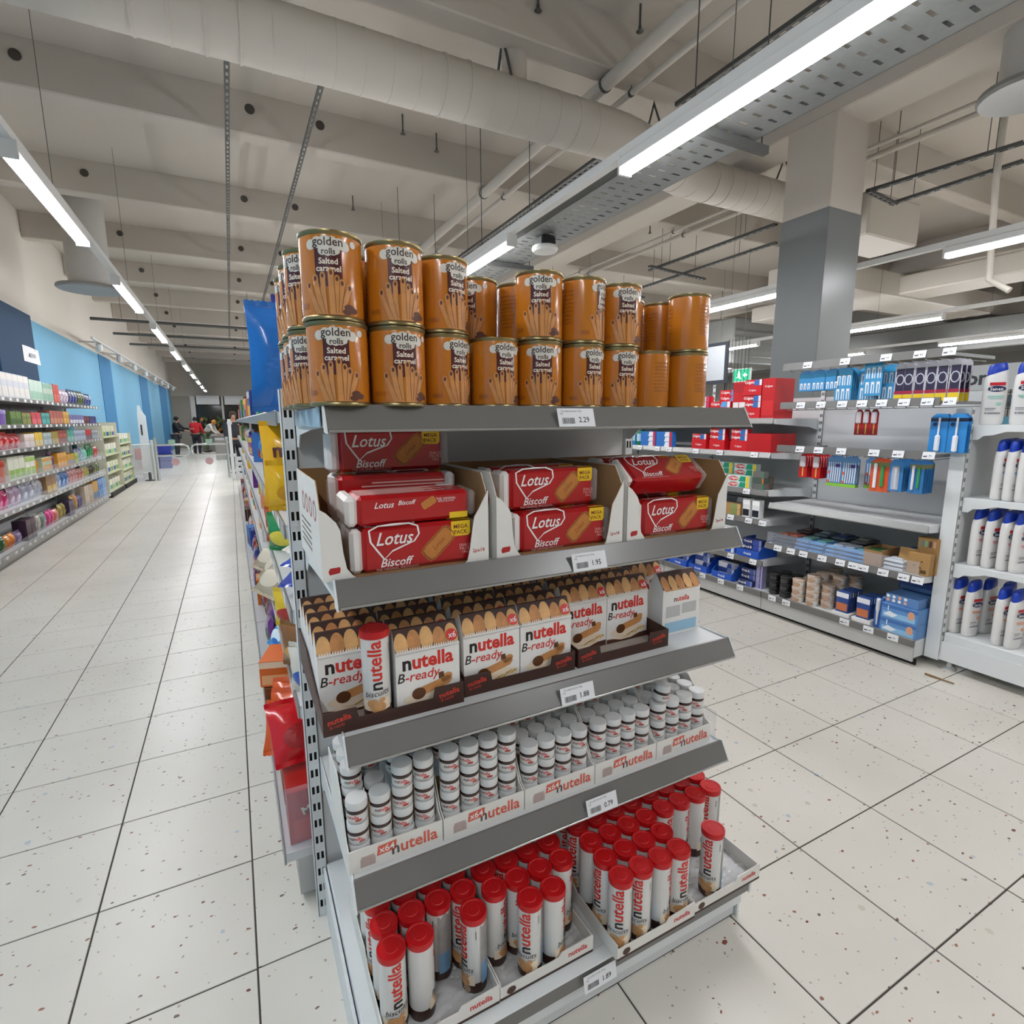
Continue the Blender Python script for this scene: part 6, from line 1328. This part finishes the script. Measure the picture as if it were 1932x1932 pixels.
# cream and green card displays past the shelf end
CG = [C('#d5d2bb'), C('#c8cda6'), C('#a9c178'), C('#dcd8c6')]
for d, (y0, n, h) in enumerate(((12.0, 4, 1.36), (13.55, 4, 1.12))):
    t = thing('card_display', '%s cream and green cardboard display stand past the wall shelves' % ('taller' if d == 0 else 'lower'), 'display stand', Matrix.Translation((-2.22, y0, 0)), 'cream card displays')
    part('pallet', G().box(-.22, .2, 0, 1.4, 0, .09).mesh('pallet', DARK), t)
    part('back_wall', G().box(-.22, -.2, 0, 1.4, .09, h).mesh('back_wall', CG[3]), t)
    for q in (0, 1.388): part('side_wall', G().box(-.2, .17, q, q+.012, .09, h).mesh('side_wall', CG[0]), t)
    for a in range(n): part('tier', G().box(-.2, .18, .013, 1.387, .09+a*h/n*.97, .105+a*h/n*.97).mesh('tier', CG[1]), t)
    for a in range(n):
        for b in range(5):
            c = [('#dcd9c8', '#8fb85a'), ('#cfd4a8', '#5a9a4a'), ('#e2e0d4', '#2f8f86'), ('#d8d6c6', '#2a3f9a')][(a+2*b+d) % 4]
            inst(box_goods(.22, .2, .2, c[0], c[1], None), 'display_pack', '%s printed cream pack, %s tier, %s place in the %s card display' % (cname(c[1]), ('lowest', 'second', 'third', 'top')[a], ORD[b], ('taller', 'lower')[d]), 'pack', TM((-2.22+.03, y0+.15+b*.265, .106+a*h/n*.97), math.pi/2), 'packs in the card displays')
# ================================================================ entrance gates, checkout zone, people, signs
CHR = mat('#cfd2d2', .22, .85, var=.03, name='chrome_tube'); GLS = mat('#e4ecec', .05, var=0, alpha=.16, spec=.7, name='gate_glass'); STK = mat('#c9a3a6', .5, var=.03, name='faded_red_sticker')
def gate(x0, x1, y, la):
    t = thing('swing_gate', 'chrome tube swing gate with a round pink sticker, %s' % la, 'gate', Matrix.Translation((0, y, 0)), 'entrance swing gates')
    s = 1 if x1 > x0 else -1
    z1, z0 = .83, .58
    part('gate_loop', G().tube([(x0, 0, z1), (x1-s*.09, 0, z1), (x1-s*.02, 0, z1-.04), (x1, 0, z1-.12), (x1-s*.02, 0, z0+.03), (x1-s*.08, 0, z0), (x0, 0, z0)], .022, 8).mesh('gate_loop', CHR, True), t)
    part('gate_post', G().tube([(x0, 0, 0), (x0, 0, 1.0)], .035, 10).mesh('gate_post', CHR, True), t)
    part('glass_sheet', G().box(min(x0, x1)+.05, max(x0, x1)-.05, .03, .036, .12, z0-.03).mesh('glass_sheet', GLS), t)
    part('round_sticker', G().lathe([(.085, 0), (.085, .004)], 20).mesh('round_sticker', STK), t, TM(((x0+x1)/2+.03*s, .028, .42), 0, math.pi/2))
    part('sticker_board', G().box((x0+x1)/2-.07, (x0+x1)/2+.07, -.026, -.022, .84, .95).mesh('sticker_board', C('#8fae9a')), t)
gate(-1.6, -.93, 15.0, 'nearer the blue wall'); gate(-.12, -.88, 15.0, 'nearer the sweets row')
g = thing('guard_panel', 'clear guard panel on white posts beside the blue wall', 'barrier', Matrix.Translation((0, 15.1, 0)))
for x in (-2.2, -1.68): part('post', G().tube([(x, 0, 0), (x, 0, .86 if x < -2 else .95)], .03, 8).mesh('post', WHITE, True), g)
part('top_bar', G().tube([(-2.2, 0, .84), (-1.68, 0, .84)], .022, 8).mesh('top_bar', WHITE, True), g); part('low_bar', G().tube([(-2.2, 0, .18), (-1.68, 0, .18)], .02, 8).mesh('low_bar', WHITE, True), g)
part('clear_sheet', G().box(-2.17, -1.71, -.003, .003, .22, .8).mesh('clear_sheet', mat('#e9ecec', .1, var=.03, alpha=.5, name='frosted_acrylic')), g); part('pink_notice', G().box(-2.02, -1.9, -.008, -.004, .5, .75).mesh('pink_notice', STK), g)
part('foot', G().lathe([(.12, 0), (.1, .015), (.03, .03), (.03, .2)], 14, (-1.78, .0, 0)).mesh('foot', GALVD, True), g)
s = thing('entrance_pillar', 'tall slim white sensor pillar with a dark slot beside the gates', 'pillar', Matrix.Translation((-1.88, 15.6, 0)))
part('body', G().prism([(-.09, 0), (.1, 0), (.09, 1.5), (.02, 1.62), (-.01, 1.75), (-.05, 1.75), (-.07, 1.55)], -.03, .03).mesh('body', WHITE), s); part('slot', G().box(-.03, .0, -.034, -.029, 1.05, 1.3).mesh('slot', DARK), s)
s = thing('entrance_pillar', 'tall slim white pillar next to the end of the sweets row', 'pillar', Matrix.Translation((-.03, 14.3, 0)))
part('body', G().box(-.035, .035, -.03, .03, 0, 1.42, .008).mesh('body', WHITE), s)
for z in (.55, 1.3): part('clamp', G().box(-.045, .06, -.035, .035, z, z+.06).mesh('clamp', WHITE2), s)
s = thing('floor_barrier', 'low white ribbed barrier beside the white pillar at the sweets row', 'barrier', Matrix.Translation((.12, 14.4, 0)))
for k in range(4): part('bar', G().box(-.08, .3, -.02, .02, .06+.13*k, .15+.13*k, .01).mesh('bar', WHITE2), s)
for x in (-.08, .3): part('post', G().box(x-.02, x+.02, -.025, .025, 0, .62).mesh('post', WHITE2), s)
# shopping baskets by the gate
def basket(c, x, y, la, n=1):
    def b():
        w0, w1, d0, d1, h = .17, .2, .12, .14, .2
        vs = [(-w0,-d0,0),(w0,-d0,0),(w0,d0,0),(-w0,d0,0),(-w1,-d1,h),(w1,-d1,h),(w1,d1,h),(-w1,d1,h)]
        return G().add(vs, [(0,3,2,1),(0,1,5,4),(1,2,6,5),(2,3,7,6),(3,0,4,7)]).mesh('basket_shell', C(c))
    P = [('basket_shell', b()), ('rim', G().tube([(-.2,-.14,.2),(.2,-.14,.2),(.2,.14,.2),(-.2,.14,.2),(-.2,-.14,.2)], .01, 6).mesh('rim', C(c), True)), ('handle', G().tube([(-.2,.12,.2),(-.12,.15,.207),(.12,.15,.207),(.2,.12,.2)], .008, 6).mesh('handle', DARK, True))]
    for k in range(n): inst(P, 'shopping_basket', la+(', %s of the stack' % ORD[k] if n > 1 else ''), 'basket', TM((x, y, k*.222+.001)), 'shopping baskets')
basket('#2b3c9a', -1.82, 19.0, 'blue shopping basket behind the gate', 3); basket('#b3343e', -2.28, 18.7, 'red shopping basket behind the gate', 3)
# checkout counters
for k, (x0, x1, y) in enumerate(((-1.25, .6, 28.5), (-.55, 1.2, 22.0))):
    t = thing('checkout_counter', '%s grey checkout counter beyond the gates' % ('far' if k == 0 else 'near'), 'counter', Matrix.Translation((x0, y, 0)), 'checkout counters')
    part('cabinet', G().box(0, x1-x0, 0, .8, 0, .78).mesh('cabinet', C('#8a8780')), t); part('belt', G().box(.03, x1-x0-.03, .03, .77, .78, .82).mesh('belt', DARK), t); part('edge_trim', G().box(0, x1-x0, -.01, 0, .7, .8).mesh('edge_trim', CHR), t)
# glazed entrance with sign boxes at the far end
e = struct('door_1', G().box(-1.78, -1.55, 32.95, 33.05, 0, 2.66).mesh('door_frame', C('#d8d4cc')))
part('door_post', G().box(-.35, -.25, 32.95, 33.05, 0, 2.66).mesh('door_post', C('#d0ccc2')), e); part('door_post', G().box(.9, 1.0, 32.95, 33.05, 0, 2.66).mesh('door_post', C('#d0ccc2')), e)
DGL = mat('#20251f', .08, var=.2, vscale=3, spec=.7, name='dark_door_glass')
part('door_pane', G().box(-1.5, -.36, 33.0, 33.02, 0, 2.2).mesh('door_pane', DGL), e); part('door_pane', G().box(-.24, .9, 33.0, 33.02, 0, 2.2).mesh('door_pane', DGL), e)
for x0, x1, la in ((-1.5, -.42, 'left'), (-.2, .85, 'right')):
    t = thing('sign_box', 'white blank sign box over the %s' % ('dark glass door' if la == 'left' else 'second glass door'), 'sign', Matrix.Translation((x0, 32.9, 2.24)), 'entrance sign boxes')
    part('casing', G().box(0, x1-x0, 0, .1, 0, .46, .01).mesh('casing', C('#e0deda')), t); part('face', G().box(.03, x1-x0-.03, -.004, 0, .03, .33).mesh('face', C('#ecebe8')), t)
pl = thing('leafy_plant', 'green plant with orange flowers behind the checkout', 'plant', Matrix.Translation((-.9, 31.0, 0)))
part('pot', G().lathe([(.16, 0), (.22, .4), (.2, .4), (.18, .36)], 16).mesh('pot', C('#4a4038'), True), pl)
rr = random.Random(4)
for k in range(40):
    a, b, r = rr.uniform(0, 6.28), rr.uniform(.2, 1.2), rr.uniform(.25, .6); x, y, z = r*math.cos(a), r*math.sin(a)*.6, .6+rr.uniform(0, .9)
    part('leaf', G().add([(0, 0, 0), (.09, .03, .08), (.02, .02, .2), (-.07, -.02, .09)], [(0, 1, 2, 3)]).mesh('leaf', C('#4f6a34' if k % 4 else '#b06a2a')), pl, TM((x, y, z), a, b*.4))
part('stem', G().tube([(0, 0, .35), (.02, .02, 1.1)], .02, 6).mesh('stem', C('#4a3a24')), pl)
# ---------------------------------------------------------------- people
def skin_mesh(name, J, E, m, sub=2):
    me = bpy.data.meshes.new(name); me.from_pydata([j[0] for j in J], E, []); ob = bpy.data.objects.new('tmp', me); COL.objects.link(ob)
    md = ob.modifiers.new('skin', 'SKIN'); md.use_smooth_shade = True
    sv = me.skin_vertices[0].data if me.skin_vertices else None
    if sv is None: me.attributes; bpy.context.view_layer.objects.active = ob
    for i, j in enumerate(J): r = j[1]; sv[i].radius = (r, r) if not isinstance(r, tuple) else r
    sv[0].use_root = True
    s_ = ob.modifiers.new('sub', 'SUBSURF'); s_.levels = sub; s_.render_levels = sub
    dg = bpy.context.evaluated_depsgraph_get(); out = bpy.data.meshes.new_from_object(ob.evaluated_get(dg)); out.name = name
    bpy.data.objects.remove(ob); out.materials.clear(); out.materials.append(m)
    return out
SKIN = mat('#b98a6e', .5, var=.05, name='skin')
def person(label, loc, rz, H, lean, top, legs, hair, arms, shoe='#1c1c1e', hat=None):
    """skeleton in metres for a 1.7 m figure, scaled to H; lean = forward tilt of the trunk; arms = (right, left) as (shoulder fwd, elbow bend)"""
    k = H/1.7; cl, sl = math.cos(lean), math.sin(lean)
    def tr(x, y, z): return (x, (y*cl-(z-.95)*sl), .95+((z-.95)*cl+y*sl))
    J, E = [], []
    def add(p, r, par=None):
        J.append((Vector(p)*k, (r[0]*k, r[1]*k) if isinstance(r, tuple) else r*k)); i = len(J)-1
        if par is not None: E.append((par, i))
        return i
    pel = add((0, 0, .95), (.15, .11)); wa = add(tr(0, -.005, 1.12), (.13, .1), pel); ch = add(tr(0, 0, 1.32), (.16, .115), wa); cb = add(tr(0, .005, 1.40), (.1, .075), ch); nk = add(tr(0, .01, 1.47), .05, cb)
    hd = add(tr(0, -.02, 1.55), (.078, .09), nk); crn = add(tr(0, -.01, 1.64), (.07, .085), hd)
    no = add(tr(0, -.115, 1.555), .016, hd)
    AR = []
    for s, (fw, el) in zip((1, -1), arms):
        sh = add(tr(s*.19, .0, 1.40), .06, ch); d = Vector((s*.1, -math.sin(fw), -math.cos(fw))).normalized()
        e1 = Vector(tr(s*.19, 0, 1.40))+d*.28; d2 = Vector((s*.02, -math.sin(fw+el), -math.cos(fw+el))).normalized(); w1 = e1+d2*.25; hn = w1+d2*.09
        a = add(e1, .043, sh); b = add(w1, .03, a); c = add(hn, (.035, .02), b)
        for q in range(4): f = add(hn+d2*(.07+.01*(q in (1, 2)))+Vector((0, .0, (q-1.5)*.018)), .009, c)
        add(w1+d2*.05+Vector((-s*.04, -.02, .01)), .01, b)
        AR.append((sh, a, b))
    LG = []
    for s in (1, -1):
        hp = add((s*.09, 0, .88), .09, pel); kn = add((s*.1, -.015, .48), .06, hp); an = add((s*.1, .02, .08), .042, kn); to = add((s*.11, -.13, .035), .035, an); LG.append((hp, kn, an))
    P0 = [(j[0], j[1]) for j in J]
    body = link('person', skin_mesh('body', J, E, SKIN), None, TM(loc, rz)); tag(body, label, 'person', 'people beyond the gates')
    def grow(ids, edges, f, name, m, extra=0):
        mp = {q: n for n, q in enumerate(ids)}; JJ = []
        for q in ids:
            r = J[q][1]; JJ.append((J[q][0], tuple(v*f+extra for v in r) if isinstance(r, tuple) else r*f+extra))
        part(name, skin_mesh(name, JJ, [(mp[a], mp[b]) for a, b in edges], m), body)
    ids = [ch, wa, pel, cb]+[q for a in AR for q in a]; ed = [(ch, wa), (wa, pel), (ch, cb)]+[e for a in AR for e in ((ch, a[0]), (a[0], a[1]), (a[1], a[2]))]
    grow(ids, ed, 1.18, 'jacket', mat(top, .75, var=.08, bump=.3, bscale=20, name='jacket_cloth_'+top.strip('#')), .01*k)
    ids = [pel]+[q for a in LG for q in a]; ed = [e for a in LG for e in ((pel, a[0]), (a[0], a[1]), (a[1], a[2]))]
    grow(ids, ed, 1.12, 'trousers', mat(legs, .85, var=.08, name='trouser_cloth_'+legs.strip('#')), .008*k)
    hc = J[hd][0].lerp(J[crn][0], .55)
    part('hair', G().lathe([(.0005, .1), (.06, .085), (.092, .04), (.098, -.01), (.09, -.07)], 14).mesh('hair', mat(hat or hair, .8, var=.15, name='hair_'+(hat or hair).strip('#')), True), body, TM(hc+Vector((0, .022*k, .015*k)), 0, lean*.9+.25, s=(k*.95, k*1.05, k)))
    for s in (1, -1):
        part('eye', G().lathe([(.0005, -.008), (.008, 0), (.0005, .008)], 8).mesh('eye', BLACK), body, TM(J[hd][0]+(J[crn][0]-J[hd][0])*.18+Vector((s*.03*k, -.085*k, 0))))
        part('shoe', G().box(-.045, .045, -.17, .07, 0, .085, .025).mesh('shoe', C(shoe)), body, TM((s*.105*k, 0, 0), s=(k, k, k)))
    return body
def px(u, y): a = at(u, 800, 'y', y); return (a.x, y, 0)
person('person in a black hooded jacket and grey trousers holding a pale item', px(330, 25), math.radians(75), 1.56, .12, '#17181d', '#3a3b40', '#14110f', ((.75, .75), (.5, .9)))
person('person in a bright red jacket standing at the checkout', px(368, 25.5), math.radians(160), 1.54, .05, '#c8202a', '#24242a', '#161110', ((.2, .5), (.35, .6)))
person('person in a white top and orange cap bending over the checkout', px(386, 28), math.radians(70), 1.6, .75, '#d9d3c8', '#5a6a4a', '#c07a2a', ((.3, .5), (.4, .5)), hat='#c8802a')
person('person in dark navy clothes beside the end of the sweets row', px(440, 15.9), math.radians(10), 1.62, .03, '#23262c', '#20232a', '#3a2c22', ((.15, .3), (.15, .3)))
# ---------------------------------------------------------------- signs and racks at the right
a = at(1400, 708, 'x', 9.0)
t = thing('exit_sign', 'green and white emergency exit sign hanging under the ceiling', 'sign', Matrix.Translation((9.0, a.y, a.z)))
W = .42
part('casing', G().box(-.02, .02, -W/2, W/2, -.13, .13, .008).mesh('casing', C('#e4e8e6')), t)
part('green_face', G().box(-.0235, -.0205, -W/2+.02, W/2-.02, -.11, .11).mesh('green_face', mat('#12a577', .4, var=0, emit=.6, name='lit_exit_green')), t)
part('running_figure', D().ell(-.06, .06, .02, .02, 12).poly([(-.09, .03), (-.03, .04), (-.02, -.02), (.01, -.07), (-.02, -.08), (-.055, -.03), (-.1, -.06), (-.12, -.045), (-.075, -.005)]).flat('running_figure', mat('#f2fbf6', .4, var=0, emit=.9, name='lit_exit_white'), -.0245, 'x'), t)
part('arrow', D().rect(.05, .15, -.015, .015).poly([(.04, 0), (.09, .05), (.09, -.05)]).flat('arrow', mat('#f2fbf6', .4, var=0, emit=.9, name='lit_exit_white'), -.0245, 'x'), t)
part('hanger', G().tube([(0, 0, .13), (0, 0, ZS-a.z)], .006, 6).mesh('hanger', GALV), t)
a = at(1850, 714, 'x', 5.7); b = at(1830, 655, 'x', 5.7)
t = thing('aisle_sign', 'grey hanging sign reading saison behind the white bottles', 'sign', Matrix.Translation((5.7, a.y, a.z)))
part('board', G().box(-.01, .01, -.3, .46, -.1, .11).mesh('board', C('#b9bcbc')), t); part('letters', D().text('saison', .16, -.13, 0, bold=.03).flat('letters', C('#2c2f34'), -.0115, 'x'), t)
for q in (-.3, .2): part('post', G().tube([(0, q, -.1), (0, q, -a.z)], .012, 6).mesh('post', GALVD), t)
t = thing('wire_rack', 'tall dark wire grid rack with teal packs behind the sign post', 'rack', Matrix.Translation((5.9, a.y, 0)))
g = G()
for k in range(9): g.tube([(0, -.5+.12*k, 0), (0, -.5+.12*k, 1.62)], .004, 5)
for k in range(12): g.tube([(0, -.5, .1+.135*k), (0, .46, .1+.135*k)], .004, 5)
g.parts('wire', DARK, t)
for k in range(6): inst(box_goods(.12, .16, .04, '#4a8aa0', '#2a4a58', None), 'hanging_pack', 'teal pack hanging on the tall wire rack, %s along' % ORD[k], 'pack', TM((5.87, a.y-.42+.14*k, 1.22), FX), 'packs on the wire rack')
for k in range(5): inst(box_goods(.13, .1, .05, '#30434a', '#1c2a30', None), 'hanging_pack', 'dark pack at the top of the tall wire rack, %s along' % ORD[k], 'pack', TM((5.87, a.y-.38+.17*k, 1.46), FX), 'packs on the wire rack')
a = at(1337, 690, 'x', 6.6)
t = thing('notice_board', 'grey framed notice board on a wire stand behind the stacked tins', 'board', Matrix.Translation((6.6, a.y, 0)))
part('frame', G().box(-.01, .02, -.36, .36, a.z-.28, a.z+.32).mesh('frame', C('#20242c')), t); part('face', G().box(-.014, -.01, -.31, .33, a.z-.23, a.z+.27).mesh('face', C('#b4b8bc')), t)
for q in (-.33, .33): part('leg', G().tube([(.005, q, 0), (.005, q, a.z-.27)], .012, 6).mesh('leg', DARK), t)
g = G()
for k in range(7): g.tube([(.03, -.7+.06*k, .4), (.03, -.7+.06*k, a.z+.35)], .004, 5)
for k in range(8): g.tube([(.03, -.7, .5+.15*k), (.03, -.34, .5+.15*k)], .004, 5)
g.parts('wire', DARK, t)
# back shelf rows seen over the dental row
for k, (x, c) in enumerate(((6.9, '#c9cac8'), (9.9, '#c2c3c1'))):
    t = thing('far_shelf_row', 'white shelf row standing %s the grey column' % ('behind' if k == 0 else 'far beyond'), 'shelf unit', Matrix.Translation((x, 1.0, 0)), 'far shelf rows')
    part('spine', G().box(.43, .47, 5.2, 14, 0, 1.6).mesh('spine', C(c)), t)
    for z in (.15, .5, .85, 1.2, 1.5): part('shelf', G().box(0, .43, 5.2, 14, z-.03, z).mesh('shelf', WHITE2), t)
